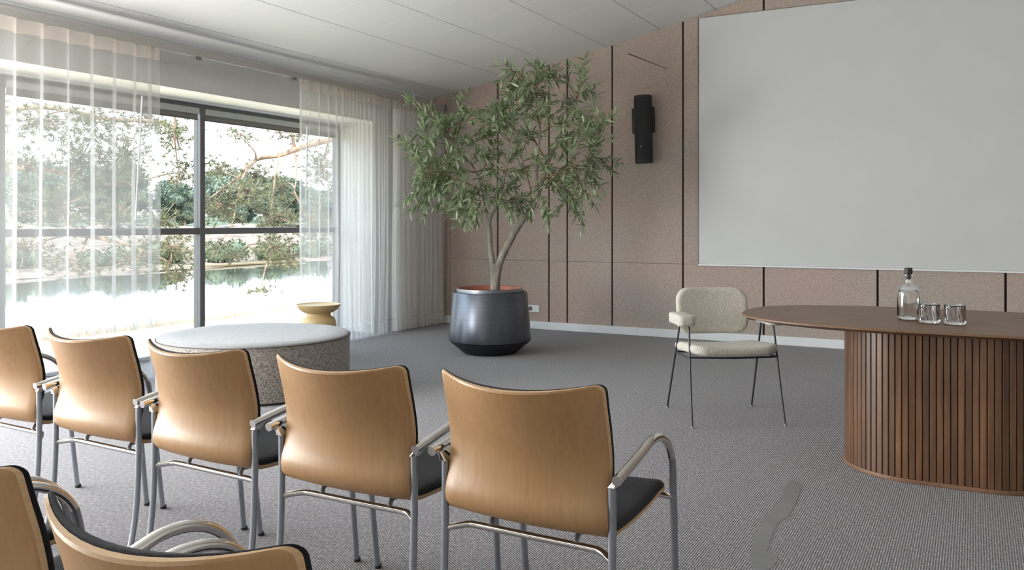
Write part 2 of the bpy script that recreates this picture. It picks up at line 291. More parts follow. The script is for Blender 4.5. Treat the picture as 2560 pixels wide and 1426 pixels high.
# ------------------------------------------------------------------ mesh helper
class MB:
    def __init__(s): s.v = []; s.f = []; s.mi = []
    def add(s, vs, fs, mi=0):
        o = len(s.v); s.v += [tuple(p) for p in vs]; s.f += [tuple(i + o for i in f) for f in fs]; s.mi += [mi] * len(fs); return s
    def box(s, a, b, mi=0):
        x0, y0, z0 = a; x1, y1, z1 = b
        vs = [(x0, y0, z0), (x1, y0, z0), (x1, y1, z0), (x0, y1, z0), (x0, y0, z1), (x1, y0, z1), (x1, y1, z1), (x0, y1, z1)]
        return s.add(vs, [(0, 3, 2, 1), (4, 5, 6, 7), (0, 1, 5, 4), (1, 2, 6, 5), (2, 3, 7, 6), (3, 0, 4, 7)], mi)
    def loft(s, rings, closed=True, cap=True, mi=0):
        n = len(rings[0]); vs = [p for r in rings for p in r]; fs = []
        for k in range(len(rings) - 1):
            for i in range(n if closed else n - 1):
                j = (i + 1) % n; fs.append((k * n + i, k * n + j, (k + 1) * n + j, (k + 1) * n + i))
        if cap and closed:
            fs.append(tuple(reversed(range(n)))); fs.append(tuple((len(rings) - 1) * n + i for i in range(n)))
        return s.add(vs, fs, mi)
    def lathe(s, prof, c=(0, 0, 0), seg=48, cap=True, mi=0, sx=1, sy=1):
        return s.loft([[(c[0] + sx * r * math.cos(2 * PI * i / seg), c[1] + sy * r * math.sin(2 * PI * i / seg), c[2] + z) for i in range(seg)] for r, z in prof], True, cap, mi)
    def tube(s, path, rad, seg=10, cap=True, mi=0):
        P = [Vector(p) for p in path]; rad = rad if isinstance(rad, (list, tuple)) else [rad] * len(P)
        rings = []; prev = None
        for i, p in enumerate(P):
            t = (P[min(i + 1, len(P) - 1)] - P[max(i - 1, 0)])
            t = t.normalized() if t.length > 1e-9 else Vector((0, 0, 1))
            if prev is None:
                a = Vector((1, 0, 0)) if abs(t.x) < 0.8 else Vector((0, 1, 0)); u = t.cross(a).normalized()
            else:
                u = (prev - t * prev.dot(t)); u = u.normalized() if u.length > 1e-6 else t.orthogonal().normalized()
            prev = u; v = t.cross(u)
            rings.append([p + (u * math.cos(2 * PI * k / seg) + v * math.sin(2 * PI * k / seg)) * rad[i] for k in range(seg)])
        return s.loft(rings, True, cap, mi)
    def prism(s, poly, z0, z1, mi=0):
        return s.loft([[(x, y, z0) for x, y in poly], [(x, y, z1) for x, y in poly]], True, True, mi)
    def mesh(s, name, mats, smooth=None):
        me = bpy.data.meshes.new(name); me.from_pydata(s.v, [], s.f)
        for m in (mats if isinstance(mats, (list, tuple)) else [mats]): me.materials.append(m)
        me.polygons.foreach_set('material_index', s.mi)
        bm = bmesh.new(); bm.from_mesh(me); bmesh.ops.recalc_face_normals(bm, faces=bm.faces); bm.to_mesh(me); bm.free()
        if smooth is not None:
            me.polygons.foreach_set('use_smooth', [True] * len(me.polygons))
            if smooth < 180: me.set_sharp_from_angle(angle=R(smooth))
        me.update(); return me
    def build(s, name, mats, parent=None, smooth=None, bevel=0, loc=None, rotz=0):
        return link(name, s.mesh(name, mats, smooth), parent, bevel, loc, rotz)

def link(name, me, parent=None, bevel=0, loc=None, rotz=0):
    o = bpy.data.objects.new(name, me); COL.objects.link(o)
    if parent: o.parent = parent
    if loc: o.location = loc
    if rotz: o.rotation_euler = (0, 0, rotz)
    if bevel:
        b = o.modifiers.new('bevel', 'BEVEL'); b.width = bevel; b.segments = 2; b.limit_method = 'ANGLE'; b.angle_limit = R(40)
    return o
def tag(o, label=None, cat=None, group=None, kind=None):
    for k, v in (('label', label), ('category', cat), ('group', group), ('kind', kind)):
        if v: o[k] = v
    return o
def thing(name, label, cat, loc=(0, 0, 0), rotz=0, group=None):
    o = bpy.data.objects.new(name, None); COL.objects.link(o); o.location = loc; o.rotation_euler = (0, 0, rotz); o.empty_display_size = 0.1
    return tag(o, label, cat, group)
def copy_tree(o, parent=None):
    c = o.copy(); COL.objects.link(c)
    if parent: c.parent = parent
    for ch in o.children: copy_tree(ch, c)
    return c
def cr_spline(pts, n):
    """catmull-rom through points, n samples per span"""
    P = [Vector(p) for p in pts]; P = [P[0] * 2 - P[1]] + P + [P[-1] * 2 - P[-2]]; out = []
    for i in range(1, len(P) - 2):
        a, b, c, d = P[i - 1:i + 3]
        for k in range(n):
            t = k / n; out.append(0.5 * ((2 * b) + (c - a) * t + (2 * a - 5 * b + 4 * c - d) * t * t + (3 * b - a - 3 * c + d) * t ** 3))
    out.append(P[-2]); return out

# ------------------------------------------------------------------ room shell
FY = 9.02            # felt wall face
WX = -6.02           # window wall inner face
GX = -6.50           # window frame inner face
YB, XR = -3.5, 4.2   # back and right walls
CP = [(-6.02, 2.818), (-5.66, 2.872), (-4.955, 3.002), (-4.318, 3.116), (-3.652, 3.238), (-3.026, 3.368), (-2.409, 3.512), (-1.78, 3.660), (-1.15, 3.810), (-0.52, 3.96), (4.2, 5.08)]
def cz(x):
    for (a, za), (b, zb) in zip(CP, CP[1:]):
        if x <= b: return za + (zb - za) * (x - a) / (b - a)
    return CP[-1][1]

fl = MB().box((GX - 0.02, YB, -0.12), (XR, 9.06, 0.0)).build('floor', M['carpet']); tag(fl, 'grey ribbed loop-pile carpet floor', None, None, 'structure')
sm = [(-0.791, 4.277), (-0.758, 4.281), (-0.724, 4.221), (-0.708, 4.067), (-0.7, 3.896), (-0.697, 3.769), (-0.717, 3.67), (-0.717, 3.585), (-0.708, 3.449), (-0.697, 3.352), (-0.694, 3.317), (-0.669, 3.322), (-0.65, 3.288), (-0.642, 3.224), (-0.647, 3.167), (-0.671, 3.126), (-0.703, 3.125), (-0.726, 3.191), (-0.742, 3.269), (-0.76, 3.374), (-0.773, 3.488), (-0.782, 3.603), (-0.788, 3.692), (-0.776, 3.855), (-0.778, 3.997), (-0.787, 4.159)]
sm3 = cr_spline([(x, y, 0) for x, y in sm] + [(sm[0][0], sm[0][1], 0)], 3)[:-1]
MB().loft([[(p.x, p.y, 0.0002) for p in sm3], [(p.x, p.y, 0.0008) for p in sm3]]).build('retouch_smear', M['smear'], fl)['label'] = 'smooth grey retouching smear over the ribbed carpet'  # retouching smear built as a thin sheet, the carpet is not worn

ce = MB()
xs = [c[0] for c in CP]
prof = [(x, z + 0.016) for x, z in CP] + [(x, z + 0.25) for x, z in reversed(CP)]
ce.loft([[(x, YB, z) for x, z in prof], [(x, 9.06, z) for x, z in prof]])
ceil = ce.build('ceiling', M['ceil_gap']); tag(ceil, 'sloping white tiled ceiling', None, None, 'structure')
tiles_y = [4.98 + 0.65 * k for k in range(-5, 8)]
tiles_y = [y for y in tiles_y if y < FY - 0.02] + [FY]
for (a, za), (b, zb) in list(zip(CP, CP[1:]))[:8]:
    L = math.hypot(b - a, zb - za); g = 0.005; shared = {}
    ang = math.atan2(zb - za, b - a)
    for y0, y1 in zip(tiles_y, tiles_y[1:]):
        wd = round(y1 - y0, 3)
        if wd not in shared:
            t = MB().box((g, 0.0018, 0.0), (L - g, wd - 0.0018, 0.014)); shared[wd] = t.mesh('ceiling_tile', M['ceil'])
        o = link('ceiling_tile', shared[wd], ceil); o.location = (a, y0, za); o.rotation_euler = (0, -ang, 0)
pl = MB()   # plain continuation of the ceiling outside the picture
def cslab(x0, x1, y0, y1): pl.loft([[(x0, y0, cz(x0)), (x1, y0, cz(x1)), (x1, y0, cz(x1) + 0.014), (x0, y0, cz(x0) + 0.014)], [(x0, y1, cz(x0)), (x1, y1, cz(x1)), (x1, y1, cz(x1) + 0.014), (x0, y1, cz(x0) + 0.014)]])
for (a, za), (b, zb) in list(zip(CP, CP[1:]))[:8]: cslab(a, b, YB, tiles_y[0])
cslab(CP[8][0], CP[9][0], YB, FY); cslab(CP[9][0], CP[10][0], YB, FY)
pl.build('ceiling_board', M['ceil'], ceil)
tr = MB().box((WX, YB, 2.800), (WX + 0.022, FY, 2.822)).build('trim_1', M['white_paint']); tag(tr, 'thin white perimeter trim between ceiling and window wall', None, None, 'structure')

# window wall
mull = [-2.0, -0.02, 1.92, 3.86, 5.78, 7.79]
wl = MB()
SO = 2.408
wl.box((GX - 0.10, YB, SO), (WX, 9.06, 3.05))                   # beam over the windows
wl.box((GX - 0.10, mull[-1], -0.1), (WX, 9.06, SO))             # pier by the felt wall
wl.box((GX - 0.10, YB, -0.1), (WX, mull[0], SO))                # pier behind the camera
wall_left = wl.build('wall_left', M['plaster']); tag(wall_left, 'off-white window wall with deep beam above the glass', None, None, 'structure')
rv = MB(); rv.box((GX + 0.001, mull[0], SO - 0.004), (WX - 0.001, mull[-1], SO)).build('reveal', M['reveal'], wall_left)
MB().box((GX, mull[0] + 0.01, 2.384), (GX + 0.05, mull[-1] - 0.004, SO - 0.005)).build('reveal_strip', M['white_paint'], wall_left)
MB().box((GX - 0.10, mull[0], -0.10), (GX - 0.02, mull[-1], 0.0)).build('sill', M['blind_box'], wall_left)

def window(i, y0, y1):
    f = bpy.data.objects.new('window_%d' % i, None); COL.objects.link(f); f.location = (GX, (y0 + y1) / 2, 0); tag(f, 'dark framed full-height window bay %d along the left wall' % i, None, None, 'structure')
    h = (y1 - y0) / 2; a, b = -0.06, 0.0; e = 0.03
    MB().box((a, -h, 2.345), (b, h, 2.384)).build('frame_head', M['frame'], f)
    MB().box((a, -h, 0.0), (b, h, 0.05)).build('frame_sill', M['frame'], f)
    MB().box((a - 0.02, h - e, 0.05), (b + 0.012, h + e, 2.345)).build('mullion', M['frame'], f, bevel=0.004)
    if i == 1: MB().box((a - 0.02, -h - e, 0.05), (b + 0.012, -h + e, 2.345)).build('mullion', M['frame'], f, bevel=0.004)
    MB().box((a, -h + e, 1.140), (b, h - e, 1.202)).build('transom', M['frame'], f, bevel=0.004)
    MB().box((-0.034, -h + e, 1.202), (-0.026, h - e, 2.345)).build('pane', M['pane'], f)
    MB().box((-0.034, -h + e, 0.05), (-0.026, h - e, 1.140)).build('pane', M['pane'], f)
    bx = MB().box((-0.022, -h + e + 0.004, 2.285), (0.018, h - e - 0.014, 2.344)).build('blind_cassette', M['blind_box'], f, bevel=0.006)
    MB().box((-0.006, -h + e + 0.012, 2.240), (-0.002, h - e - 0.02, 2.29)).build('blind_screen', M['blind'], f)
    MB().box((-0.012, -h + e + 0.012, 2.228), (0.004, h - e - 0.02, 2.241)).build('blind_bar', M['frame'], f)
for i in range(5): window(i + 1, mull[i], mull[i + 1])

# felt wall: dark backing with separate panels
bk = MB().loft([[(-6.55, 9.05, -0.1), (XR, 9.05, -0.1), (XR, 9.05, 5.3), (-6.55, 9.05, 3.0)], [(-6.55, 9.18, -0.1), (XR, 9.18, -0.1), (XR, 9.18, 5.3), (-6.55, 9.18, 3.0)]])
wall_front = bk.build('wall_front', M['groove']); tag(wall_front, 'wall clad in taupe felt panels with dark grooves', None, None, 'structure')
jx = [(-6.02, 0.002), (-5.762, 0.003), (-5.079, 0.011), (-4.391, 0.010), (-4.154, 0.010), (-3.598, 0.010), (-2.778, 0.010), (-1.920, 0.010), (-0.831, 0.010), (0.25, 0.010), (1.33, 0.010), (2.4, 0.010), (3.3, 0.01), (XR, 0.0)]
speaker_panel = None
for (a, ga), (b, gb) in zip(jx, jx[1:]):
    x0, x1 = a + ga, b - gb
    MB().box((x0, FY, 0.086), (x1, 9.05, 0.8035)).build('felt_panel', M['felt'], wall_front, bevel=0.003)
    top = [(x0, 0.8055), (x1, 0.8055)] + [(x, cz(x) + 0.012) for x in reversed([x0] + [q for q in xs if x0 < q < x1] + [x1])]
    o = MB().loft([[(x, FY, z) for x, z in top], [(x, 9.05, z) for x, z in top]]).build('felt_panel', M['felt'], wall_front, bevel=0.003)
    if abs(a + 3.598) < 0.01: speaker_panel = o
def strip(name, p, q, wd, m):
    d = Vector((q[0] - p[0], 0, q[1] - p[1])).normalized(); nrm = Vector((-d.z, 0, d.x)) * wd / 2
    P, Q = Vector((p[0], FY - 0.0015, p[1])), Vector((q[0], FY - 0.0015, q[1])); off = Vector((0, 0.0012, 0))
    MB().loft([[P - nrm, Q - nrm * 0.4, Q + nrm * 0.4, P + nrm], [v + off for v in (P - nrm, Q - nrm * 0.4, Q + nrm * 0.4, P + nrm)]]).build(name, m, speaker_panel)
strip('retouch_mark', (-3.407, 3.143), (-2.944, 2.929), 0.012, M['retouch_mark'])  # retouching lines built as thin strips, the felt is not creased
strip('retouch_mark', (-3.257, 2.712), (-2.967, 2.822), 0.005, M['faint_retouch_mark'])
bb = MB().box((-6.0, 9.000, 0.0), (-3.29, 9.046, 0.088)).box((-3.288, 9.000, 0.0), (XR, 9.046, 0.088)).build('baseboard_front', M['white_paint'], bevel=0.003); tag(bb, 'white baseboard along the felt wall', None, None, 'structure')

wr = MB().box((XR, YB, -0.1), (XR + 0.12, 9.18, 5.3)).build('wall_right', M['plaster']); tag(wr, 'plain right wall', None, None, 'structure')
wb = MB().box((-6.6, YB - 0.12, -0.1), (XR + 0.12, YB, 5.3)).build('wall_back', M['plaster']); tag(wb, 'plain back wall behind the chairs', None, None, 'structure')
# ------------------------------------------------------------------ things fixed to the walls
wbd = thing('whiteboard', 'huge matt white projection board mounted on the taupe felt wall', 'whiteboard', (-2.6, FY, 0.80))
WW = 4.6
MB().box((0.006, -0.020, 0.014), (WW, -0.003, 2.640)).build('board', M['board'], wbd)
MB().box((0, -0.030, -0.006), (WW, -0.003, 0.012)).build('ledge', M['white_paint'], wbd, bevel=0.002)['label'] = 'thin white bottom ledge'
MB().box((-0.006, -0.021, 0.012), (0.006, -0.003, 2.645)).build('side_trim', M['frame'], wbd)
MB().box((-0.006, -0.021, 2.640), (WW, -0.003, 2.646)).build('top_trim', M['bracket'], wbd)

spk = thing('column_speaker', 'tall black column loudspeaker on the felt wall left of the white board', 'speaker', (-3.166, 8.875, 1.90), 0)
spk.rotation_euler = (0, R(-1.2), 0)
sp_prof = [(0.092, 0.0), (0.100, 0.008), (0.100, 0.732), (0.092, 0.740)]
MB().lathe(sp_prof, seg=40, sy=0.72).build('cabinet', M['black'], spk, smooth=35)
gr = [[(0.101 * math.cos(a), 0.0735 * math.sin(a), z) for a in [R(200 + 140 * i / 18) for i in range(19)]] for z in (0.03, 0.71)]
MB().loft(gr, closed=False).build('grille', M['grille'], spk, smooth=60)
MB().box((-0.146, 0.035, 0.335), (0.108, 0.080, 0.615)).build('bracket', M['black'], spk, bevel=0.008)
MB().box((-0.05, 0.06, 0.40), (0.05, 0.142, 0.56)).build('wall_plate', M['black'], spk)
MB().lathe([(0.006, 0), (0.006, 0.003)], seg=12).build('emblem', M['emblem'], spk, loc=(-0.006, -0.0765, 0.178)).rotation_euler = (R(90), 0, 0)

so = thing('wall_socket', 'white double wall socket low on the felt wall right of the planter', 'socket', (-4.592, FY, 0.236))
MB().box((-0.076, -0.010, -0.041), (0.076, 0, 0.041)).build('cover_plate', M['plastic'], so, bevel=0.004)
for sx in (-0.036, 0.036):
    MB().lathe([(0.026, 0), (0.024, 0.002), (0.021, 0.003)], seg=24).build('outlet', M['plastic'] if sx > 0 else M['hole'], so, loc=(sx, -0.010, 0)).rotation_euler = (R(90), 0, 0)

# curtain rail
RZ = 2.665
rl = thing('curtain_rail', 'long pale aluminium curtain rail under the ceiling above the windows', 'curtain rail', (-5.83, 3.0, RZ))
MB().box((-0.022, -6.4, 0.0), (0.022, 6.0, 0.058)).build('track', M['rail'], rl, bevel=0.003)
for y in (5.13, 6.30, 2.0):
    MB().box((-0.030, y - 3.0 - 0.028, -0.030), (0.022, y - 3.0 + 0.028, -0.001)).build('bracket', M['bracket'], rl)
MB().box((-0.026, 5.985, -0.004), (0.026, 6.005, 0.060)).build('end_cap', M['bracket'], rl)

# ------------------------------------------------------------------ curtains
def curtain(label, y_list, amp, mname, seed, fold=0.30, zt=RZ - 0.004, xoff=0.0, wand=None):
    """y_list: centre of every fold along the rail"""
    rnd = random.Random(seed)
    root = thing('sheer_curtain', label, 'curtain', (-5.83 + xoff, y_list[0], 0), 0, None)
    cols = []; N = 16
    for k in range(len(y_list) - 1):
        ya, yb = y_list[k], y_list[k + 1]; p = yb - ya; a_ = amp * rnd.uniform(0.8, 1.2) * min(1, p / 0.12 + 0.25); wob = rnd.uniform(-0.3, 0.3)
        for i in range(N):
            t = i / N
            cols.append((ya + p * (t + fold * math.sin(2 * PI * t) / 1.0 * 0.9), a_ * math.cos(2 * PI * t), rnd.random() if i == 0 else cols[-1][2], k + t))
    cols.append((y_list[-1], amp, 0.5, len(y_list) - 1.0))
    zs = [zt, zt - 0.03, zt - 0.098, zt - 0.10, zt - 0.3, zt - 0.7, zt - 1.2, zt - 1.7, zt - 2.2, 0.155, 0.150, 0.06, 0.012]
    rings = []
    for z in zs:
        d = (zt - z) / zt; row = []
        for (y, x, ph, s) in cols:
            sway = 0.018 * d * math.sin(s * 1.7 + seed) + 0.010 * d * math.sin(s * 4.1 + 2 * z + seed)
            spread = 0.85 + 0.30 * d * (0.5 + 0.5 * math.sin(s * 0.9 + seed * 2))
            row.append((x * spread, y - y_list[0] + sway + 0.012 * d * math.sin(3 * z + ph * 6), z))
        rings.append(row)
    def piece(name, a, b, m, dx=0.0):
        mb = MB(); mb.loft([[(x + dx, y, z) for x, y, z in r] for r in rings[a:b + 1]], closed=False)
        o = link(name, mb.mesh(name, m, 180), root); return o
    piece('heading', 0, 2, M['sheer_head'])['label'] = 'pleated heading tape'
    piece('fabric', 3, 9, M[mname])
    piece('hem', 10, 12, M[mname])['label'] = 'doubled bottom hem'
    if wand:
        (y, x, z0, z1, lean) = wand
        MB().tube([(x, y - y_list[0], z0), (x, y - y_list[0] - lean, z1)], 0.007, 8).build('draw_wand', M['wand'], root, smooth=60)['label'] = 'white draw wand'
    return root
yl = [3.28 + 0.196 * i for i in range(7)] + [4.62, 4.72]
curtain('sheer off-white curtain covering the glass at the left edge of the picture', yl, 0.045, 'sheer', 1, 0.25, wand=(4.53, 0.07, 2.25, 1.27, 0.06))
yr = [6.36, 6.49, 6.63, 6.77, 6.91] + [7.02, 7.09, 7.14, 7.20, 7.26, 7.32, 7.38, 7.46, 7.55, 7.64, 7.70, 7.75, 7.80, 7.85]
curtain('sheer curtain hanging right of the open pane, behind the ochre side table', yr, 0.034, 'sheer_mid', 2, 0.16, wand=(6.43, 0.06, 2.2, 1.5, 0.01))
yc = [7.93, 8.01, 8.09, 8.19, 8.29, 8.38, 8.47, 8.56, 8.65, 8.74, 8.83, 8.92]
curtain('gathered sheer curtain in the room corner beside the felt wall', yc, 0.055, 'sheer_dense', 3, 0.2)

# ------------------------------------------------------------------ wooden armchairs
def chair_profile():
    pts = [(0, 0.0, 0.853), (0, 0.018, 0.785), (0, 0.036, 0.72), (0, 0.049, 0.645), (0, 0.042, 0.57), (0, 0.026, 0.518), (0, 0.025, 0.494), (0, 0.036, 0.475), (0, 0.064, 0.463), (0, 0.11, 0.459), (0, 0.20, 0.457), (0, 0.32, 0.461), (0, 0.42, 0.474), (0, 0.47, 0.476)]
    return cr_spline(pts, 5)
CPROF = chair_profile()
ARC = [0.0]
for p, q in zip(CPROF, CPROF[1:]): ARC.append(ARC[-1] + (q - p).length)
SL = ARC[-1]
def prof_at(s):
    s = max(0, min(SL, s))
    for i in range(len(ARC) - 1):
        if s <= ARC[i + 1] + 1e-9:
            t = (s - ARC[i]) / (ARC[i + 1] - ARC[i]); p = CPROF[i].lerp(CPROF[i + 1], t)
            a = CPROF[max(i - 1, 0)]; b = CPROF[min(i + 2, len(CPROF) - 1)]; tg = (b - a).normalized(); return p, tg
def halfw(s, W, S0, S1, r):
    """half width at arc length s with rounded ends"""
    d = min(s - S0, S1 - s)
    return W - r + math.sqrt(max(0, r * r - (r - d) ** 2)) if d < r else W
def smooth01(t): t = max(0, min(1, t)); return t * t * (3 - 2 * t)
def shell_pt(s, x, off):
    p, tg = prof_at(s)
    nr = Vector((0, tg.z, -tg.y))     # rear / under normal (tangent runs down the back, then forward)
    if nr.y > 0 and s < 0.3: nr = -nr
    b = 1 - smooth01((s - 0.33) / 0.34)                   # 1 on the back, 0 on the seat
    sag = 0.024 + 0.062 * (1 - s / 0.40) if s < 0.40 else 0.024
    q = (x / 0.25) ** 2
    y = p.y - b * sag * (1 - q) - (1 - b) * 0.0
    z = p.z - b * 0.026 * (1 - q) * max(0, 1 - s / 0.40) - (1 - b) * 0.010 * (1 - q)
    # curve the normal with the bend across the width
    nx = -b * 2 * sag * x / 0.0625
    n = Vector((nx if b > 0 else 0, nr.y, nr.z)); n.normalize()
    return Vector((x, y, z)) + n * off
def shell_grid(W, S0, S1, r, off, nu=14, ns=40):
    rows = []
    e = [0, 0.06, 0.2, 0.42, 0.7, 1.0]; lo = [S0 + r * q for q in e]; hi = [S1 - r * q for q in reversed(e)]
    for s in lo + [lo[-1] + (hi[0] - lo[-1]) * j / ns for j in range(1, ns)] + hi:
        wd = halfw(s, W, S0, S1, r)
        if s > 0.42: wd -= 0.008 * smooth01((s - 0.42) / 0.3)
        rows.append([shell_pt(s, wd * (-1 + 2 * i / nu), off) for i in range(nu + 1)])
    return rows
def slab_from_grids(mb, grids, mis):
    """grids: list of equal grids from one face to the other; mis: material index of first face, side walls..., last face"""
    ns, nu = len(grids[0]), len(grids[0][0]); base = []
    for g in grids:
        base.append(len(mb.v)); mb.v += [tuple(p) for row in g for p in row]
    def face(k, mi):
        for j in range(ns - 1):
            for i in range(nu - 1):
                a = base[k] + j * nu + i; mb.f.append((a, a + 1, a + nu + 1, a + nu)); mb.mi.append(mi)
    face(0, mis[0]); face(len(grids) - 1, mis[-1])
    per = [(0, i) for i in range(nu)] + [(j, nu - 1) for j in range(1, ns)] + [(ns - 1, i) for i in range(nu - 2, -1, -1)] + [(j, 0) for j in range(ns - 2, 0, -1)]
    for k in range(len(grids) - 1):
        for q in range(len(per)):
            a, b = per[q], per[(q + 1) % len(per)]
            mb.f.append((base[k] + a[0] * nu + a[1], base[k] + b[0] * nu + b[1], base[k + 1] + b[0] * nu + b[1], base[k + 1] + a[0] * nu + a[1])); mb.mi.append(mis[1 + k])

def make_chair(label):
    t = thing('wooden_armchair', label, 'chair', (0, 0, 0), 0, 'wooden armchairs in two rows')
    W = 0.245
    g0 = shell_grid(W, 0, SL, 0.022, 0.0); g1 = shell_grid(W, 0, SL, 0.022, 0.010); g2 = shell_grid(W - 0.005, 0.005, SL - 0.005, 0.018, 0.014)
    mb = MB(); slab_from_grids(mb, [g0, g1, g2], [0, 1, 0, 0])
    mb.build('plywood_shell', [M['beech'], M['ply_edge']], t, smooth=32)
    h0 = shell_grid(W - 0.001, 0.001, SL - 0.004, 0.022, -0.0005); h1 = shell_grid(W - 0.001, 0.000, SL - 0.003, 0.022, -0.008); h2 = shell_grid(W - 0.008, 0.004, SL - 0.010, 0.020, -0.017); h3 = shell_grid(W - 0.024, 0.018, SL - 0.026, 0.02, -0.021)
    mb = MB(); slab_from_grids(mb, [h0, h1, h2, h3], [0, 0, 0, 0, 0]); mb.build('upholstery', M['uphol'], t, smooth=180)['label'] = 'black fabric pad lining seat and back'
    for sd in (-1, 1):
        X = 0.277 * sd
        path = [Vector((X, 0.0, 0.615)), Vector((X - 0.003 * sd, 0.10, 0.630)), Vector((X - 0.006 * sd, 0.19, 0.644)), Vector((X - 0.008 * sd, 0.245, 0.656))]
        arc = [Vector((X - 0.009 * sd - 0.006 * sd * math.sin(a), 0.245 + 0.205 * math.sin(a), 0.656 - 0.150 + 0.150 * math.cos(a) + 0.016 * math.sin(a))) for a in [R(12 * i) for i in range(1, 8)]]
        arc += [Vector((X - 0.017 * sd, 0.461, 0.47)), Vector((X - 0.018 * sd, 0.470, 0.39)), Vector((X - 0.020 * sd, 0.483, 0.26)), Vector((X - 0.022 * sd, 0.497, 0.13)), Vector((X - 0.024 * sd, 0.510, 0.012))]
        pts = cr_spline(path + arc, 3); n = len(pts)
        rad = [0.0130 - 0.0018 * smooth01(i / (n * 0.62)) for i in range(n)]
        # split the bent tube where the arm turns into the leg
        k = int(n * 0.60)
        MB().tube(pts[:k + 1], rad[:k + 1], 14).build('armrest', M['chrome'], t, smooth=50)['label'] = 'polished chrome arm tube'
        lg = MB().tube(pts[k:], rad[k:], 12).build('front_leg', M['steel'], t, smooth=50)
        MB().tube([(X - 0.0245 * sd, 0.515, 0.0), (X - 0.024 * sd, 0.512, 0.013)], 0.0135, 12).build('glide', M['rubber'], lg, smooth=50)
        MB().tube([(X, -0.004, 0.6145), (X, 0.001, 0.6152)], 0.0132, 18).build('end_cap', M['chrome'], t, smooth=50)
        XL = 0.252 * sd
        rp = cr_spline([(XL, 0.028, 0.588), (XL, 0.028, 0.42), (XL, 0.020, 0.25), (XL, 0.000, 0.12), (XL, -0.035, 0.012)], 4)
        rl_ = MB().tube(rp, [0.0105] * len(rp), 12).build('rear_leg', M['steel'], t, smooth=50)
        MB().tube([(XL, -0.038, 0.0), (XL, -0.035, 0.013)], 0.0128, 12).build('glide', M['rubber'], rl_, smooth=50)
        br = MB().loft([[(XL - 0.011 * sd, 0.015, 0.586), (XL + 0.011 * sd, 0.015, 0.586), (XL + 0.011 * sd, 0.041, 0.586), (XL - 0.011 * sd, 0.041, 0.586)],
                        [(X - 0.016 * sd, 0.018, 0.611), (X - 0.003 * sd, 0.018, 0.609), (X - 0.003 * sd, 0.068, 0.617), (X - 0.016 * sd, 0.068, 0.619)]])
        br.build('arm_bracket', M['chrome'], t, bevel=0.003)
    st = cr_spline([(-0.252, 0.028, 0.398), (-0.235, 0.045, 0.400), (-0.205, 0.066, 0.404), (-0.17, 0.072, 0.405), (0, 0.072, 0.405), (0.17, 0.072, 0.405), (0.205, 0.066, 0.404), (0.235, 0.045, 0.400), (0.252, 0.028, 0.398)], 4)
    MB().tube(st, 0.0098, 12).build('rear_stretcher', M['chrome'], t, smooth=50)
    MB().tube([(-0.259, 0.462, 0.446), (0.259, 0.462, 0.446)], 0.0098, 12).build('front_stretcher', M['chrome'], t, smooth=50)
    for sx in (-0.13, 0.13):
        MB().tube([(sx, 0.075, 0.412), (sx, 0.085, 0.430), (sx, 0.25, 0.434), (sx, 0.455, 0.446)], 0.008, 8).build('seat_support', M['steel'], t, smooth=50)
    return t
chair0 = make_chair('front-row beech armchair at the right end, free chrome arm nearest the fluted table')
chair0.location = (-1.050, 1.979, 0); chair0.rotation_euler = (0, 0, R(-1.4))
for x, y, r, lb in ((-1.652, 1.977, -0.4, 'front-row beech armchair second from the right, in front of the pouf’s right side'),
                    (-2.283, 2.003, -2.8, 'front-row beech armchair in the middle of five, backrest overlapping the pouf’s left side'),
                    (-2.889, 2.040, -2.2, 'front-row beech armchair fourth from the right, against the sheer curtain'),
                    (-3.492, 2.055, -2.0, 'front-row beech armchair cut by the left picture edge, leftmost of its row'),
                    (-0.983, 0.808, 1.5, 'nearest beech armchair, only the upper backrest showing at the bottom edge'),
                    (-1.630, 0.858, 0.0, 'near-row beech armchair cut by the lower left corner'),
                    (-2.222, 0.880, 0.0, 'near-row beech armchair left of the corner one, only a chrome arm in view')):
    c = copy_tree(chair0); c.location = (x, y, 0); c.rotation_euler = (0, 0, R(r)); c['label'] = lb.replace('’', "'")

# ------------------------------------------------------------------ soft shapes
def rrect(w_, h_, r, n=6):
    pts = []
    for cx, cy, a0 in ((w_ / 2 - r, h_ / 2 - r, 0), (-w_ / 2 + r, h_ / 2 - r, 90), (-w_ / 2 + r, -h_ / 2 + r, 180), (w_ / 2 - r, -h_ / 2 + r, 270)):
        # straight edges get extra points so they can be bent
        pts += [(cx + r * math.cos(R(a0 + 90 * i / n)), cy + r * math.sin(R(a0 + 90 * i / n))) for i in range(n + 1)]
    out = []
    for i, p in enumerate(pts):
        q = pts[(i + 1) % len(pts)]; out.append(p); L = math.hypot(q[0] - p[0], q[1] - p[1])
        if L > 0.06:
            k = 8; out += [(p[0] + (q[0] - p[0]) * j / k, p[1] + (q[1] - p[1]) * j / k) for j in range(1, k)]
    return out
def pillow(w_, h_, rc, th, er, crown=0.0, deform=None):
    """cushion: rounded rectangle w_ x h_ in xy, thickness th, edge radius er, extra crown in the middle"""
    mb = MB(); base = rrect(w_, h_, rc); rings = []
    def ring(scale, inset, z):
        out = []
        for x, y in base:
            L = max(1e-6, math.hypot(x, y)); k = max(0.0, 1 - inset / L); out.append((x * k * scale, y * k * scale, z))
        return out
    for sg in (-1, 1):
        seq = []
        for sc in (0.02, 0.25, 0.5, 0.75, 0.92): seq.append(ring(sc, er, sg * (th / 2 + crown * (1 - sc * sc))))
        for a in (90, 65, 40, 15): seq.append(ring(1, er * (1 - math.cos(R(a))), sg * (th / 2 - er + er * math.sin(R(a)))))
        rings = seq if sg < 0 else rings + seq[::-1]
    if deform: rings = [[deform(Vector(p)) for p in r] for r in rings]
    mb.loft(rings); return mb

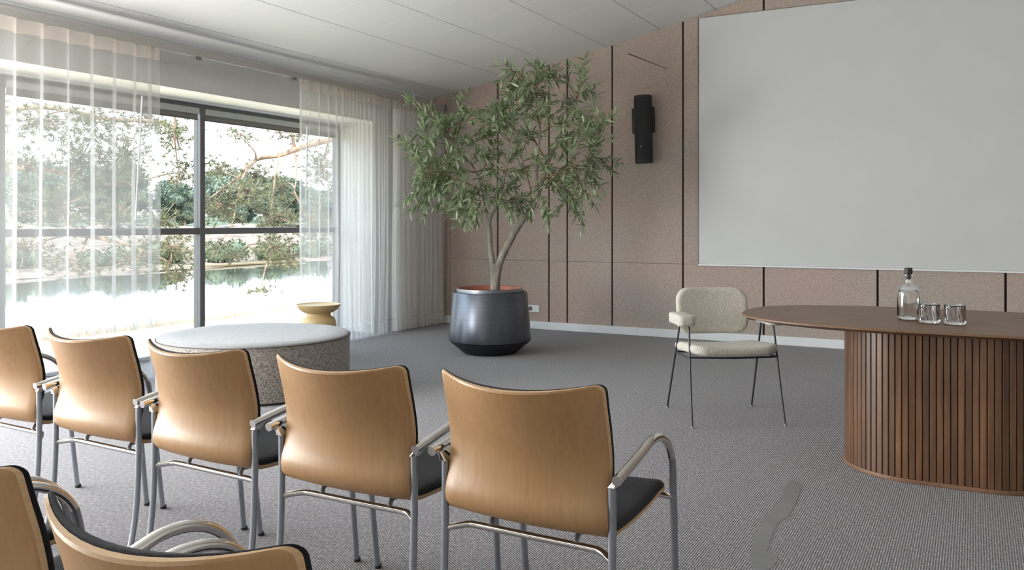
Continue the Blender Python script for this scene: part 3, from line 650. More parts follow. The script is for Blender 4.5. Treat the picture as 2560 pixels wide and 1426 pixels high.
# ------------------------------------------------------------------ cream armchair
ck = thing('cream_armchair', 'cream boucle armchair on thin black legs at the left tip of the oval table', 'chair', (-1.4225, 5.4935, 0), math.atan2(-0.8355, 0.549) + PI / 2)
def seat_def(p): return Vector((p.x, p.y - 0.02, p.z + 0.442 - 0.075 * p.y + 0.16 * p.x * p.x * 1.2 - 0.008 * smooth01((-p.y - 0.16) / 0.10)))
pillow(0.555, 0.50, 0.09, 0.058, 0.027, 0.004, seat_def).build('seat', M['boucle'], ck, smooth=180)
def back_def(p):
    y = 0.235 + p.z - 0.55 * p.x * p.x + 0.13 * p.y; return Vector((p.x - 0.01, y, 0.664 + p.y))
pillow(0.485, 0.305, 0.085, 0.062, 0.028, 0.004, back_def).build('backrest', M['boucle'], ck, smooth=180)
for sd in (-1, 1):
    fr_ = cr_spline([(0.292 * sd, -0.285, 0.006), (0.284 * sd, -0.225, 0.25), (0.274 * sd, -0.160, 0.55), (0.2715 * sd, -0.146, 0.600)], 3)
    re_ = cr_spline([(0.292 * sd, 0.285, 0.006), (0.284 * sd, 0.19, 0.25), (0.272 * sd, 0.075, 0.55), (0.270 * sd, 0.056, 0.600)], 3)
    for pth in (fr_, re_):
        lg = MB().tube(pth, 0.0065, 8).build('leg', M['thin_steel'], ck, smooth=60)
        b = pth[0]; MB().lathe([(0.010, 0), (0.010, 0.007), (0.008, 0.011)], (b.x, b.y, 0), 10).build('foot', M['steel'], lg)
    MB().tube(cr_spline([(0.2715 * sd, -0.150, 0.592), (0.271 * sd, -0.130, 0.606), (0.270 * sd, 0.0, 0.606), (0.268 * sd, 0.14, 0.606), (0.225 * sd, 0.225, 0.612)], 4), 0.0065, 8).build('arm_bar', M['thin_steel'], ck, smooth=60)
    MB().tube([(0.280 * sd, -0.195, 0.412), (0.280 * sd, 0.142, 0.402)], 0.006, 8).build('side_bar', M['thin_steel'], ck, smooth=60)
    ad = (lambda p, sd=sd: Vector((p.x + 0.288 * sd, p.y - 0.045, p.z + 0.638)))
    pillow(0.108, 0.27, 0.03, 0.068, 0.018, 0.002, ad).build('armrest', M['boucle'], ck, smooth=180)
MB().tube(cr_spline([(-0.279, -0.190, 0.414), (-0.14, -0.195, 0.411), (0, -0.198, 0.409), (0.14, -0.195, 0.411), (0.279, -0.190, 0.414)], 4), 0.006, 8).build('front_bar', M['thin_steel'], ck, smooth=60)
MB().tube([(-0.279, 0.14, 0.402), (0.279, 0.14, 0.402)], 0.006, 8).build('rear_bar', M['thin_steel'], ck, smooth=60)

# ------------------------------------------------------------------ oval fluted table
tb = thing('oval_table', 'large oval walnut table on a fluted slatted pedestal', 'table', (-0.13, 4.86, 0))
def superell(a, b, n, k=96):
    return [(a * math.copysign(abs(math.cos(t)) ** (2 / n), math.cos(t)), b * math.copysign(abs(math.sin(t)) ** (2 / n), math.sin(t))) for t in [2 * PI * i / k for i in range(k)]]
tp = MB(); o0 = superell(1.0, 0.59, 2.55)
def scl(f, z): return [(x * (1 - f / 1.0), y * (1 - f / 0.59), z) for x, y in o0]
tp.loft([scl(0.09, 0.728), scl(0.012, 0.746), scl(0.0, 0.750), scl(0.0, 0.757), scl(0.003, 0.760)]).build('tabletop', M['walnut_top'], tb, smooth=30)
RB, HB = 0.338, 0.15
def stadium(r, k=22):
    return [(0.017 + HB + r * math.cos(t), r * math.sin(t)) for t in [R(-90 + 180 * i / k) for i in range(k + 1)]] + [(0.017 - HB + r * math.cos(t), r * math.sin(t)) for t in [R(90 + 180 * i / k) for i in range(k + 1)]]
MB().prism(stadium(RB - 0.008), 0.0, 0.735).build('pedestal_core', M['core'], tb)
MB().prism(stadium(RB + 0.014), 0.0, 0.020).build('plinth', M['walnut_edge'], tb, bevel=0.004)
per = 4 * HB + 2 * PI * RB; ns = round(per / 0.0298); pitch = per / ns
hw = pitch / 2 - 0.0011
sl = MB().loft([[(-hw, -0.010, z), (hw, -0.010, z), (hw, 0.004, z), (hw - 0.0026, 0.0085, z), (-hw + 0.0026, 0.0085, z), (-hw, 0.004, z)] for z in (0.0205, 0.730)]).mesh('slat', M['walnut'])
for i in range(ns):
    s = (i + 0.5) * pitch; q = 2 * HB; c = PI * RB
    if s < q: x, y, a = HB - s, RB, 0                                  # back straight
    elif s < q + c: t = (s - q) / RB; x, y, a = -HB - RB * math.sin(t), RB * math.cos(t), t
    elif s < 2 * q + c: x, y, a = -HB + (s - q - c), -RB, PI
    else: t = (s - 2 * q - c) / RB; x, y, a = HB + RB * math.sin(t), -RB * math.cos(t), PI + t
    o = link('slat', sl, tb); o.location = (x + 0.017, y, 0); o.rotation_euler = (0, 0, a)

# bottle and tumblers on the table (top at z = 0.76)
bt = thing('water_bottle', 'clear glass bottle of water with black stopper on the oval table', 'bottle', (-0.295, 4.770, 0.7602))
outer = [(0.044, 0.0), (0.050, 0.004), (0.0525, 0.012), (0.0535, 0.05), (0.0535, 0.13), (0.0525, 0.142), (0.046, 0.158), (0.034, 0.170), (0.022, 0.178), (0.0185, 0.186), (0.0182, 0.218), (0.0205, 0.221), (0.0205, 0.228), (0.0185, 0.231)]
inner = [(0.0125, 0.231), (0.0125, 0.184), (0.018, 0.175), (0.031, 0.166), (0.0425, 0.154), (0.0488, 0.139), (0.0495, 0.128), (0.0495, 0.025), (0.044, 0.018), (0.02, 0.016)]
MB().lathe(outer + inner, seg=48).build('glass_body', M['glass'], bt, smooth=40)
MB().lathe([(0.02, 0.0165), (0.0435, 0.0186), (0.0492, 0.0255), (0.0492, 0.128), (0.0484, 0.1385), (0.044, 0.150), (0.02, 0.1502)], seg=48).build('water', M['water_in'], bt, smooth=40)
MB().lathe([(0.0118, 0.205), (0.0120, 0.2312), (0.0185, 0.2315), (0.0190, 0.236), (0.0190, 0.258), (0.0170, 0.262)], seg=32).build('stopper', M['cork'], bt, smooth=40)
def tumbler(label, x, y, rz):
    g = thing('tumbler', label, 'glass', (x, y, 0.7602), rz, 'pair of cut-glass tumblers')
    def ring(r, z, amp, tw):
        return [((r + amp * math.cos(14 * (2 * PI * i / 84) + tw * z)) * math.cos(2 * PI * i / 84), (r + amp * math.cos(14 * (2 * PI * i / 84) + tw * z)) * math.sin(2 * PI * i / 84), z) for i in range(84)]
    rings = [ring(0.040, 0, 0, 0), ring(0.0445, 0.003, 0.0008, 40)] + [ring(0.0462, 0.010 + 0.0062 * k, 0.0022, 60) for k in range(12)] + [ring(0.0468, 0.090, 0, 0), ring(0.0455, 0.0935, 0, 0), ring(0.0440, 0.090, 0, 0), ring(0.0432, 0.03, 0, 0), ring(0.040, 0.016, 0, 0), ring(0.015, 0.013, 0, 0)]
    MB().loft(rings).build('glass_body', M['glass'], g, smooth=50)
    MB().lathe([(0.0446, 0.0885), (0.0476, 0.0885), (0.0476, 0.0925), (0.0446, 0.0925)], seg=48).build('rim', M['glass'], g, smooth=50)
    return g
tumbler('left cut-glass tumbler, beside the water bottle on the oval table', -0.195, 4.652, 0.1)
tumbler('right cut-glass tumbler, farther from the water bottle on the oval table', -0.084, 4.636, 0.5)

# ------------------------------------------------------------------ pouf and side table
pf = thing('round_pouf', 'big low round pouf in grey slubbed linen behind the wooden chairs', 'pouf', (-4.775, 4.755, 0))
PR = 0.70
MB().lathe([(PR - 0.01, 0.014), (PR, 0.022), (PR, 0.395), (PR - 0.002, 0.400)], seg=96).build('side', M['linen_side'], pf, smooth=40)
def puck(r, z):
    return [(r * math.cos(2 * PI * i / 96), r * math.sin(2 * PI * i / 96), z + 0.004 * noise.noise(Vector((3 * r * math.cos(2 * PI * i / 96), 3 * r * math.sin(2 * PI * i / 96), 1.3)))) for i in range(96)]
MB().loft([puck(PR - 0.004, 0.398), puck(PR - 0.006, 0.408), puck(PR - 0.020, 0.416), puck(0.55, 0.420), puck(0.40, 0.421), puck(0.22, 0.422), puck(0.02, 0.422)]).build('top', M['linen_top_lit'], pf, smooth=60)
MB().tube([((PR + 0.001) * math.cos(2 * PI * i / 96), (PR + 0.001) * math.sin(2 * PI * i / 96), 0.400) for i in range(97)], 0.0035, 6).build('piping', M['pipe'], pf, smooth=60)
MB().lathe([(PR - 0.03, 0.0), (PR - 0.03, 0.015)], seg=64).build('base_ring', M['black'], pf, smooth=40)

sd_ = thing('side_table', 'ochre mushroom-shaped side table with dished top behind the pouf', 'side table', (-5.335, 6.10, 0))
MB().lathe([(0.10, 0.415), (0.135, 0.425), (0.175, 0.452), (0.196, 0.484), (0.201, 0.496), (0.199, 0.499), (0.185, 0.490), (0.12, 0.484), (0.02, 0.484)], seg=72).build('dished_top', M['ochre'], sd_, smooth=50)
MB().lathe([(0.150, 0.0), (0.160, 0.006), (0.160, 0.30), (0.156, 0.345), (0.142, 0.376), (0.118, 0.388), (0.112, 0.400), (0.112, 0.418)], seg=72).build('drum_base', M['ochre'], sd_, smooth=50)

# ------------------------------------------------------------------ planter and olive tree
PX, PY = -4.109, 7.146
pt = thing('planter', 'large dark brushed-metal planter holding the olive tree', 'planter', (PX, PY, 0))
MB().lathe([(0.245, 0.0), (0.255, 0.004), (0.388, 0.118), (0.392, 0.122)], seg=96).build('lower_cone', M['pot_low'], pt, smooth=40)['label'] = 'matt charcoal lower cone'
MB().lathe([(0.386, 0.123), (0.397, 0.128), (0.398, 0.150), (0.360, 0.580), (0.354, 0.588), (0.330, 0.590)], seg=96, cap=False).build('body', M['pot'], pt, smooth=40)
MB().lathe([(0.318, 0.575), (0.322, 0.590), (0.320, 0.622), (0.314, 0.625), (0.309, 0.620), (0.309, 0.575)], seg=96, cap=False).build('rim_ring', M['pot_ring'], pt, smooth=40)
MB().lathe([(0.308, 0.619), (0.305, 0.623), (0.300, 0.619), (0.292, 0.540)], seg=96, cap=False).build('liner', M['terracotta'], pt, smooth=40)
soil = MB(); rs = random.Random(3)
def soil_ring(r, n=48): return [(r * math.cos(2 * PI * i / n), r * math.sin(2 * PI * i / n), 0.568 + rs.uniform(-0.012, 0.012)) for i in range(n)]
soil.loft([[(0.293 * math.cos(2 * PI * i / 48), 0.293 * math.sin(2 * PI * i / 48), 0.53) for i in range(48)], soil_ring(0.292), soil_ring(0.23), soil_ring(0.16), soil_ring(0.08), soil_ring(0.02)]).build('soil', M['soil'], pt)

ot = thing('olive_tree', 'olive tree with two pale stems and loose narrow-leaved crown in the planter', 'tree', (PX, PY, 0))
UR = Vector((0.8795, 0.476, 0)); UF = Vector((-0.476, 0.8795, 0))
K = 0.003856
def tp3(a, b, d=0.0): return UR * ((a - 1225) * K) + UF * d + Vector((0, 0, 0.593 + (728 - b) * K))
def skin_tree(name, chains, m, parent):
    """one continuous trunk from branching chains of (point, radius)"""
    vs = []; rad = []; ed = []; key = {}
    for ch in chains:
        last = None
        for p, r in ch:
            k = tuple(round(c, 3) for c in p)
            if k not in key: key[k] = len(vs); vs.append(p); rad.append(r)
            if last is not None and last != key[k]: ed.append((last, key[k]))
            last = key[k]
    me = bpy.data.meshes.new(name); me.from_pydata([tuple(v) for v in vs], ed, []); me.materials.append(m)
    o = link(name, me, parent); md = o.modifiers.new('skin', 'SKIN'); md.use_smooth_shade = True
    for i, sv in enumerate(me.skin_vertices[0].data): sv.radius = (rad[i], rad[i]); sv.use_root = (i == 0)
    s2 = o.modifiers.new('subdivide', 'SUBSURF'); s2.levels = 2; s2.render_levels = 2
    return o
fork = tp3(1240, 677)
stemL = [(fork, 0.044), (tp3(1231, 655), 0.030), (tp3(1226, 620), 0.026), (tp3(1225, 590), 0.024), (tp3(1223, 560), 0.022), (tp3(1222, 545), 0.023)]
stemR = [(fork, 0.044), (tp3(1252, 648), 0.040), (tp3(1265, 622), 0.037), (tp3(1276, 601), 0.036), (tp3(1286, 580), 0.040), (tp3(1297, 564), 0.034), (tp3(1310, 547), 0.031), (tp3(1331, 520), 0.027), (tp3(1345, 494), 0.021)]
skin_tree('trunk', [[(tp3(1238, 732), 0.054), (tp3(1238, 722), 0.052), (tp3(1239, 700), 0.047), (fork, 0.044)], stemL, stemR,
    [stemL[-1], (tp3(1213, 524), 0.018), (tp3(1202, 478), 0.014)], [stemL[-1], (tp3(1238, 524), 0.015), (tp3(1253, 490), 0.012)],
    [stemR[-1], (tp3(1342, 450), 0.014), (tp3(1343, 410), 0.011)], [stemR[-1], (tp3(1358, 450), 0.015), (tp3(1371, 410), 0.012)], [stemR[6], (tp3(1304, 522, -.02), 0.011), (tp3(1303, 508, -.02), 0.009)]], M['bark'], ot)
BR = [
 ([(1222, 545, 0), (1213, 524, 0), (1202, 478, 0), (1190, 430, .1), (1160, 390, .2), (1130, 350, .25)], 0.019),
 ([(1222, 545, 0), (1238, 524, 0), (1253, 490, 0), (1262, 440, -.1), (1267, 414, -.1), (1275, 360, -.15)], 0.015),
 ([(1345, 494, 0), (1341, 435, 0), (1345, 380, 0), (1350, 320, 0), (1340, 260, 0), (1335, 215, 0)], 0.015),
 ([(1345, 494, 0), (1358, 450, 0), (1371, 410, 0), (1395, 350, .1), (1420, 290, .1), (1445, 240, .15)], 0.018),
 ([(1331, 520, 0), (1325, 470, -.1), (1310, 420, -.2), (1300, 370, -.2)], 0.009),
 ([(1202, 478, 0), (1170, 460, -.1), (1120, 440, -.2), (1080, 430, -.25)], 0.010),
 ([(1358, 450, 0), (1400, 430, -.1), (1440, 410, -.2), (1470, 400, -.2)], 0.010),
 ([(1190, 430, .1), (1150, 420, .3), (1100, 400, .35), (1070, 360, .35)], 0.009),
 ([(1371, 410, 0), (1340, 350, .2), (1310, 290, .3), (1290, 240, .3)], 0.009),
]
nodes = []
for pts, r in BR:
    pp = cr_spline([tp3(a, b, d) for a, b, d in pts], 4); n = len(pp)
    MB().tube(pp, [r * (1 - 0.72 * i / (n - 1)) for i in range(n)], 8).build('branch', M['bark'] if r > 0.012 else M['twig'], ot, smooth=70)
    nodes += [(p, i / n) for i, p in enumerate(pp) if i / n > 0.25]
TIPS = [(1050, 470), (1075, 475), (1060, 420), (1095, 440), (1100, 520), (1060, 510), (1110, 430), (1140, 510), (1150, 400), (1100, 310), (1140, 330), (1320, 200), (1350, 190), (1360, 250), (1330, 240), (1310, 230), (1030, 262), (990, 350), (1028, 376), (1040, 440), (1038, 500), (1055, 548), (1078, 520), (1120, 500), (1140, 560), (1165, 535), (1152, 245), (1165, 290), (1205, 270), (1225, 275), (1120, 300), (1085, 300),
        (1100, 350), (1070, 400), (1110, 470), (1180, 340), (1200, 390), (1230, 330), (1255, 300), (1262, 225), (1275, 180), (1330, 158), (1300, 200), (1390, 165), (1395, 190), (1370, 230), (1455, 190), (1470, 225),
        (1440, 290), (1490, 310), (1533, 292), (1500, 330), (1520, 412), (1490, 405), (1470, 470), (1450, 575), (1452, 545), (1430, 500), (1410, 470), (1375, 530), (1365, 535), (1300, 515), (1277, 535), (1270, 470), (1330, 300), (1350, 340), (1400, 320),
        (1420, 370), (1380, 380), (1310, 330), (1290, 380), (1240, 420), (1150, 430), (1160, 470), (1210, 430), (1320, 260), (1360, 280), (1410, 260), (1440, 350), (1470, 370), (1300, 430), (1345, 400), (1395, 430), (1420, 440), (1130, 400), (1060, 330), (1250, 370), (1180, 500), (1235, 470), (1285, 290), (1480, 440), (1240, 500)]
rt = random.Random(11)
leaves = []; twigs = MB()
def shoot(pth, rad, spacing, start):
    twigs.tube(pth, [rad * (1 - 0.7 * i / (len(pth) - 1)) for i in range(len(pth))], 5)
    acc = 0; tot = sum((b - a).length for a, b in zip(pth, pth[1:])); run = 0; sgn = 1
    for a, b in zip(pth, pth[1:]):
        L = (b - a).length; d = (b - a).normalized()
        while acc < L:
            fr = (run + acc) / tot
            if fr > start:
                side = d.cross(Vector((rt.gauss(0, 1), rt.gauss(0, 1), rt.gauss(0, 1)))).normalized()
                dr = (d * rt.uniform(0.35, 1.0) + side * rt.uniform(0.5, 1.0) + Vector((0, 0, rt.uniform(-0.2, 0.32)))).normalized()
                leaves.append((a + d * acc, dr, rt.uniform(0.060, 0.112)))
            acc += spacing * rt.uniform(0.5, 1.2)
        acc -= L; run += L
    dr = (pth[-1] - pth[-2]).normalized(); leaves.append((pth[-1], dr, rt.uniform(0.06, 0.10)))
for a, b in TIPS:
    tip = tp3(a, b, rt.uniform(-0.38, 0.38))
    best = min(nodes, key=lambda nd: (nd[0] - tip).length * (1.25 - 0.25 * nd[1]) + (0.25 if nd[0].z > tip.z + 0.1 else 0) + rt.uniform(0, 0.08))
    p0 = best[0]; dv = tip - p0; Ln = dv.length
    mid = p0 + dv * 0.5 + Vector((0, 0, 0.10 * Ln)) + Vector((rt.gauss(0, .03), rt.gauss(0, .03), 0))
    pth = cr_spline([p0, mid, tip], 5)
    shoot(pth, 0.0042, 0.018, 0.22 if Ln > 0.4 else 0.1)
    for k in range(4 if Ln > 0.3 else 3):
        i = rt.randint(2, len(pth) - 3); q = pth[i]; d = (pth[i + 1] - pth[i - 1]).normalized()
        sd = (d * 0.8 + Vector((rt.gauss(0, .6), rt.gauss(0, .6), rt.gauss(0, .45)))).normalized()
        l2 = rt.uniform(0.12, 0.26); e = q + sd * l2 + Vector((0, 0, -0.02))
        shoot(cr_spline([q, q + sd * l2 * 0.55 + Vector((0, 0, 0.015)), e], 3), 0.0026, 0.017, 0.1)
tag(twigs.build('twigs', M['twig'], ot, smooth=70), None, None, None, 'stuff')
def leaf_geo(L=1.0, W=0.118):
    xs_ = [0, 0.18, 0.42, 0.70, 0.90, 1.0]; ws = [0.10, 0.72, 1.0, 0.80, 0.36, 0.02]
    v = []; f_ = []
    for x, q in zip(xs_, ws):
        bend = -0.10 * x * x
        v += [(x * L, -W * q, bend + 0.04 * q), (x * L, 0, bend), (x * L, W * q, bend + 0.04 * q)]
    for i in range(5):
        for j in range(2): a = i * 3 + j; f_.append((a, a + 1, a + 4, a + 3))
    return v, f_
LV, LF = leaf_geo()
lm = MB().add(LV, LF).mesh('leaf', M['olive'], 180)
def leaf_matrix(p, d, L):
    up = Vector((rt.gauss(0, .5), rt.gauss(0, .5), 1)); y = up.cross(d)
    y = y.normalized() if y.length > 1e-4 else Vector((0, 1, 0)); z = d.cross(y)
    return Matrix.Translation(p) @ Matrix((d, y, z)).transposed().to_4x4() @ Matrix.Scale(L, 4)
leaves.sort(key=lambda q: q[0].dot(UF) - q[2])
fol = MB()
for i, (p, d, L) in enumerate(leaves):
    mx = leaf_matrix(p, d, L)
    if i < 300:
        o = link('leaf', lm, ot); o.matrix_local = mx
    else:
        fol.add([mx @ Vector(v) for v in LV], LF)
tag(fol.build('foliage', M['olive'], ot, smooth=180), None, None, None, 'stuff')

print('LEAVES', len(leaves))
# ------------------------------------------------------------------ outdoors
def strip_ground(name, label, prof_x, y0, y1, m, ny=40, jitter=0.0):
    """ground strip: profile of (x, z) extruded along y with gentle relief"""
    mb = MB(); rows = []
    for x, z in prof_x:
        rows.append([(x, y0 + (y1 - y0) * j / ny, z + jitter * noise.noise(Vector((x * 0.15, (y0 + (y1 - y0) * j / ny) * 0.15, 0.5)))) for j in range(ny + 1)])
    mb.loft(rows, closed=False)
    return tag(mb.build(name, m, smooth=180), label, None, None, 'structure')
strip_ground('lawn', 'sunlit dry lawn between the building and the pond', [(-6.61, -0.10), (-8, -0.14), (-10, -0.30), (-12, -0.52), (-14, -0.80), (-15.6, -0.99), (-16.6, -1.15)], -30, 90, M['lawn'], 60, 0.05)
tag(MB().box((-36, -40, -1.35), (-15.4, 140, -1.0)).build('pond', M['pond']), 'still pond reflecting the white sky', None, None, 'structure')
strip_ground('far_bank', 'dry grassy bank on the far side of the pond', [(-33.4, -1.12), (-34.2, -0.95), (-37, -0.7), (-42, -0.35), (-50, -0.05), (-62, 0.4), (-75, 1.0)], -60, 160, M['bank'], 60, 0.35)
strip_ground('wooded_hill', 'wooded hillside beyond the pond', [(-72, 0.9), (-110, 0.3), (-200, -0.2), (-230, 0.8), (-270, 3.0), (-330, 5.0)], -150, 520, M['hill'], 30, 0.8)

def blades(mb, c, rx, rz, n, L, rnd, wd=0.006):
    """one tuft of needles"""
    for _ in range(n):
        d = Vector((rnd.gauss(0, 1), rnd.gauss(0, 1), rnd.gauss(0.3, 0.8))).normalized(); s = d.orthogonal().normalized() * wd
        s = Matrix.Rotation(rnd.uniform(0, 6.28), 3, d) @ s; l_ = L * rnd.uniform(0.7, 1.2)
        mb.add([c - s, c + s, c + d * l_ * 0.6 + s * 1.1, c + d * l_, c + d * l_ * 0.6 - s * 1.1], [(0, 1, 2, 3, 4)])
def pine(name, label, trunk, branches, clusters, seed, density):
    rnd = random.Random(seed); root = thing(name, label, 'tree', trunk[0][0])
    off = Vector(trunk[0][0])
    P = cr_spline([Vector(p) - off for p, r in trunk], 4); rr = [trunk[0][1] + (trunk[-1][1] - trunk[0][1]) * i / (len(P) - 1) for i in range(len(P))]
    MB().tube(P, rr, 12).build('trunk', M['pine_bark'], root, smooth=70)
    pts_all = []
    for br, r0 in branches:
        Q = cr_spline([Vector(p) - off for p in br], 5)
        MB().tube(Q, [r0 * (1 - 0.75 * i / (len(Q) - 1)) for i in range(len(Q))], 8).build('branch', M['pine_bark'], root, smooth=70); pts_all += Q
    pts_all += P
    tw = MB(); nd = MB()
    for (x, y, z, ru, rz) in clusters:
        c = Vector((x, y, z)) - off; a = min(pts_all, key=lambda q: (q - c).length)
        tw.tube(cr_spline([a, a.lerp(c, 0.5) + Vector((rnd.gauss(0, .06), rnd.gauss(0, .06), rnd.gauss(0, .05))), c], 3), [0.016, 0.015, 0.013, 0.011, 0.009, 0.008, 0.007][:7], 5)
        n = int(density * ru * rz * 100) + 5
        for _ in range(n):
            q = c + UR * max(-1.3, min(1.3, rnd.gauss(0, 0.52))) * ru + UF * max(-.5, min(.5, rnd.gauss(0, 0.26))) + Vector((0, 0, max(-1.3, min(1.3, rnd.gauss(0, 0.5))) * rz))
            if rnd.random() < 0.35: tw.tube([c + (q - c) * 0.15 + Vector((0, 0, .02)), c + (q - c) * 0.6, q], [0.006, 0.004, 0.003], 4)
            blades(nd, q, 0, 0, 16, 0.060, rnd, 0.0038)
    tag(tw.build('twigs', M['pine_bark'], root, smooth=70), None, None, None, 'stuff')
    tag(nd.build('needles', M['pine'], root), None, None, None, 'stuff')
    return root
cA = [(-9.45, 9.10, 2.52, 0.20, 0.09), (-9.81, 9.02, 2.03, 0.20, 0.20), (-9.88, 9.20, 1.47, 0.33, 0.27), (-9.39, 9.24, 1.71, 0.29, 0.20), (-9.34, 9.73, 1.33, 0.33, 0.30), (-9.25, 9.55, 0.88, 0.22, 0.22), (-9.31, 9.97, 0.71, 0.21, 0.21), (-9.25, 9.32, 0.24, 0.13, 0.07), (-9.26, 9.77, 2.63, 0.13, 0.11), (-9.19, 10.04, 2.59, 0.11, 0.14), (-9.09, 10.43, 2.12, 0.25, 0.38), (-9.83, 9.80, 1.98, 0.25, 0.19), (-9.70, 8.85, 0.89, 0.14, 0.14), (-10.18, 9.73, 0.73, 0.19, 0.11), (-9.22, 10.48, 1.23, 0.25, 0.38), (-9.58, 10.05, 1.80, 0.19, 0.19)]
pine('pine_tree', 'sunlit pine outside whose bent branch crosses the clear window pane', [((-8.7, 11.6, -0.25), 0.20), ((-8.75, 11.5, 1.5), 0.18), ((-8.7, 11.5, 3.2), 0.15), ((-8.8, 11.4, 5.5), 0.10)],
     [([(-8.75, 11.5, 2.9), (-8.80, 10.6, 2.62), (-8.86, 9.99, 2.45), (-9.10, 9.86, 2.36), (-9.29, 9.75, 2.28), (-9.61, 9.58, 2.21), (-9.82, 9.47, 1.97), (-10.04, 9.35, 1.78), (-10.25, 9.23, 1.6)], 0.060),
      ([(-9.10, 9.86, 2.36), (-9.12, 9.84, 2.60), (-9.16, 9.83, 2.95)], 0.035),
      ([(-9.10, 9.86, 2.36), (-9.07, 9.88, 2.05), (-9.10, 9.86, 1.72)], 0.020),
      ([(-9.61, 9.58, 2.21), (-9.70, 9.40, 1.95), (-9.66, 9.25, 1.60)], 0.025),
      ([(-9.29, 9.75, 2.28), (-9.25, 9.60, 1.90), (-9.35, 9.62, 1.30), (-9.28, 9.55, 0.85)], 0.018)], cA, 21, 19)
cB = [(-9.04, 7.62, 2.40, 0.26, 0.23), (-9.30, 7.93, 1.93, 0.21, 0.21), (-8.92, 7.45, 0.93, 0.23, 0.23), (-9.02, 7.63, 0.57, 0.21, 0.18), (-9.39, 7.66, 1.24, 0.21, 0.21), (-10.10, 6.48, 2.47, 0.44, 0.22), (-10.10, 7.04, 2.06, 0.41, 0.41), (-9.80, 7.43, 2.13, 0.31, 0.47), (-9.97, 6.65, 1.44, 0.45, 0.30), (-9.67, 7.27, 1.34, 0.31, 0.31), (-9.19, 7.08, 0.79, 0.30, 0.22), (-9.78, 6.08, 0.96, 0.23, 0.21), (-9.66, 6.60, 0.75, 0.29, 0.19), (-9.78, 7.78, 2.64, 0.22, 0.22), (-10.27, 6.38, 1.93, 0.20, 0.20), (-9.94, 7.13, 2.58, 0.36, 0.21)]
pine('pine_tree', 'pine outside half hidden by the left sheer curtain', [((-11.39, 6.34, -0.45), 0.18), ((-11.35, 6.36, 1.2), 0.16), ((-11.3, 6.4, 3.0), 0.13), ((-11.2, 6.5, 5.0), 0.08)],
     [([(-11.3, 6.4, 2.6), (-10.6, 6.8, 2.75), (-9.9, 7.3, 2.60), (-9.3, 7.7, 2.55), (-9.0, 7.65, 2.2)], 0.045),
      ([(-11.33, 6.38, 1.9), (-10.6, 6.8, 1.95), (-9.9, 7.3, 1.75), (-9.4, 7.8, 1.90)], 0.040),
      ([(-11.36, 6.36, 1.1), (-10.5, 6.7, 1.15), (-9.6, 7.2, 1.0), (-9.0, 7.5, 0.75)], 0.040),
      ([(-9.04, 7.60, 2.80), (-9.06, 7.62, 2.30), (-9.20, 7.80, 1.90)], 0.020)], cB, 22, 15)

def leafy(mb, c, rad, n, L, rnd, flat=1.0):
    for _ in range(n):
        d = Vector((rnd.gauss(0, 1), rnd.gauss(0, 1), rnd.gauss(0, 1))).normalized(); q = c + Vector((d.x * rad, d.y * rad, d.z * rad * flat)) * rnd.uniform(0.82, 1.08)
        a = Vector((rnd.gauss(0, 1), rnd.gauss(0, 1), rnd.gauss(0, 1))).normalized(); b = a.orthogonal().normalized(); s = L * rnd.uniform(0.6, 1.3)
        mb.add([q + a * s, q + b * s * 0.6, q - a * s, q - b * s * 0.6], [(0, 1, 2, 3)])
def blob(c, rad, seed, flat=0.85, sub=3):
    bm = bmesh.new(); bmesh.ops.create_icosphere(bm, subdivisions=sub, radius=1)
    vs = []
    for v in bm.verts:
        k = rad * (1 + 0.28 * noise.noise(v.co * 2.2 + Vector((seed, 0, 0)))); vs.append(Vector((v.co.x * k, v.co.y * k, v.co.z * k * flat)) + c)
    fs = [tuple(v.index for v in f.verts) for f in bm.faces]; bm.free(); return vs, fs
def far_tree_proto(seed, ht):
    rnd = random.Random(seed); root = thing('hill_tree', '', 'tree'); r = ht * 0.36
    MB().tube([(0, 0, -0.5), (0.05 * ht, 0, ht * 0.3), (0, 0, ht * 0.6)], [ht * 0.03, ht * 0.025, ht * 0.012], 6).build('trunk', M['pine_bark'], root)
    core = MB(); lf = MB()
    for k in range(9):
        c = Vector((rnd.uniform(-0.55, 0.55) * r, rnd.uniform(-0.55, 0.55) * r, ht * rnd.uniform(0.20, 0.76))); rr = r * rnd.uniform(0.50, 0.72)
        v, f_ = blob(c, rr * 0.8, seed + k, 0.9, 2); core.add(v, f_); leafy(lf, c, rr, 420, ht * 0.028, rnd, 0.9)
    core.build('crown', M['far_core'], root, smooth=180); tag(lf.build('leaves', M['far_leaf'], root), None, None, None, 'stuff')
    return root
protos = [far_tree_proto(s, h_) for s, h_ in ((1, 6.5), (2, 7.5), (3, 5.5))]
rh = random.Random(5)
WHERE = ['behind the left sheer curtain near its left end', 'behind the right half of the left sheer curtain', 'in the clear strip left of the mullion', 'just right of the window mullion', 'in the right part of the clear pane', 'behind the right sheer curtain']
ROWS = [('lowest row of hillside trees', 'trees of the lowest hillside row', [(-215, 138, 0.0, .90), (-217, 161, 0.0, .97), (-214, 184, 0.0, .88), (-216, 207.5, 0.0, .98), (-218, 230, 0.0, .92), (-215, 253, 0.0, .97)]),
        ('middle row of hillside trees', 'trees of the middle hillside row', [(-247, 161, 2.0, 1.0), (-250, 186, 2.0, 1.06), (-248, 210, 2.0, .97), (-249, 235, 2.0, 1.08), (-247, 259, 2.0, 1.02), (-250, 284, 2.0, 1.05)]),
        ('topmost row of hillside trees', 'trees on the hill crest', [(-286, 178, 4.0, 1.04), (-288, 206, 4.0, 1.12), (-285, 234, 4.0, 1.02), (-289, 262, 4.0, 1.14), (-286, 290, 4.0, 1.06), (-288, 318, 4.0, 1.10)])]
n_ = 0
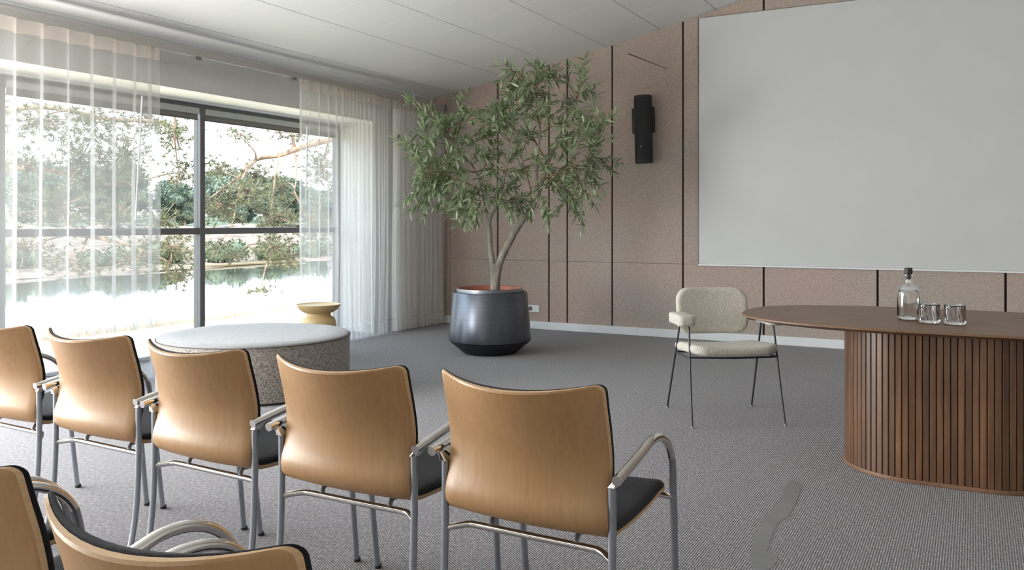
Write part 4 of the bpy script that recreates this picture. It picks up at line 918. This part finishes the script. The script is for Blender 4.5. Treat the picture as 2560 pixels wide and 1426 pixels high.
for row, grp, places in ROWS:
    for (x, y, z, sc), where in zip(places, WHERE):
        o = protos[n_] if n_ < 3 else copy_tree(protos[n_ % 3])
        n_ += 1
        o.location = (x, y, z); o.rotation_euler = (0, 0, rh.uniform(0, 6.28)); o.scale = (sc * 3.45, sc * 3.45, sc * 3.0)
        o['label'] = 'hazy %s hillside tree, %s' % (row.split()[0] + '-row', where); o['group'] = grp

def bush_proto(seed):
    rnd = random.Random(seed); root = thing('waterside_bush', '', 'bush'); core = MB(); lf = MB(); st = MB()
    for k in range(5):
        c = Vector((rnd.uniform(-0.5, 0.5), rnd.uniform(-1.0, 1.0), rnd.uniform(0.35, 0.7))); rr = rnd.uniform(0.45, 0.65)
        v, f_ = blob(c, rr * 0.8, seed + k, 0.9, 2); core.add(v, f_); leafy(lf, c, rr, 160, 0.085, rnd)
        st.tube([(0, 0, -0.3), c * 0.5, c], [0.03, 0.02, 0.01], 5)
    st.build('stems', M['pine_bark'], root); core.build('crown', M['hill'], root, smooth=180); tag(lf.build('leaves', M['dark_leaf'], root), None, None, None, 'stuff')
    return root
bp_ = [bush_proto(31), bush_proto(32)]
rb = random.Random(9)
for i, where in enumerate(WHERE):
    o = bp_[i] if i < 2 else copy_tree(bp_[i % 2])
    s = rb.uniform(0.85, 1.10); o.location = (-36.0 - rb.uniform(0, 0.6), 22.6 + i * 3.75 + rb.uniform(-0.2, 0.2), -0.90); o.rotation_euler = (0, 0, rb.uniform(-0.2, 0.2)); o.scale = (s, s * 1.05, s)
    o['label'] = 'low green bush on the far shore, ' + where; o['group'] = 'bushes along the far shore'
tag(MB().tube([(-34.15, 24, -0.96), (-34.0, 30, -0.92), (-34.2, 38, -0.95)], 0.07, 6).build('driftwood_log', M['dry_grass']), 'pale fallen log lying along the far waterline', 'log')
gr_ = MB(); rg = random.Random(13)
for _ in range(6500):
    x = rg.uniform(-16.0, -14.2) if rg.random() < 0.7 else rg.uniform(-14.5, -12.6); y = rg.uniform(6, 24)
    zz = -0.99 + (x + 15.6) * 0.118 if x < -14 else -0.80 + (x + 14) * 0.14
    hgt = rg.uniform(0.12, 0.34) if x < -14.2 else rg.uniform(0.05, 0.12)
    c = Vector((x, y, zz)); d = Vector((rg.gauss(0, .35), rg.gauss(0, .35), 1)).normalized(); s = Vector((0.476, -0.88, 0)) * 0.008
    gr_.add([c - s, c + s, c + d * hgt], [(0, 1, 2)])
tag(gr_.build('dry_grass', M['dry_grass']), 'dry golden grass along the near edge of the pond', 'grass', None, 'stuff')
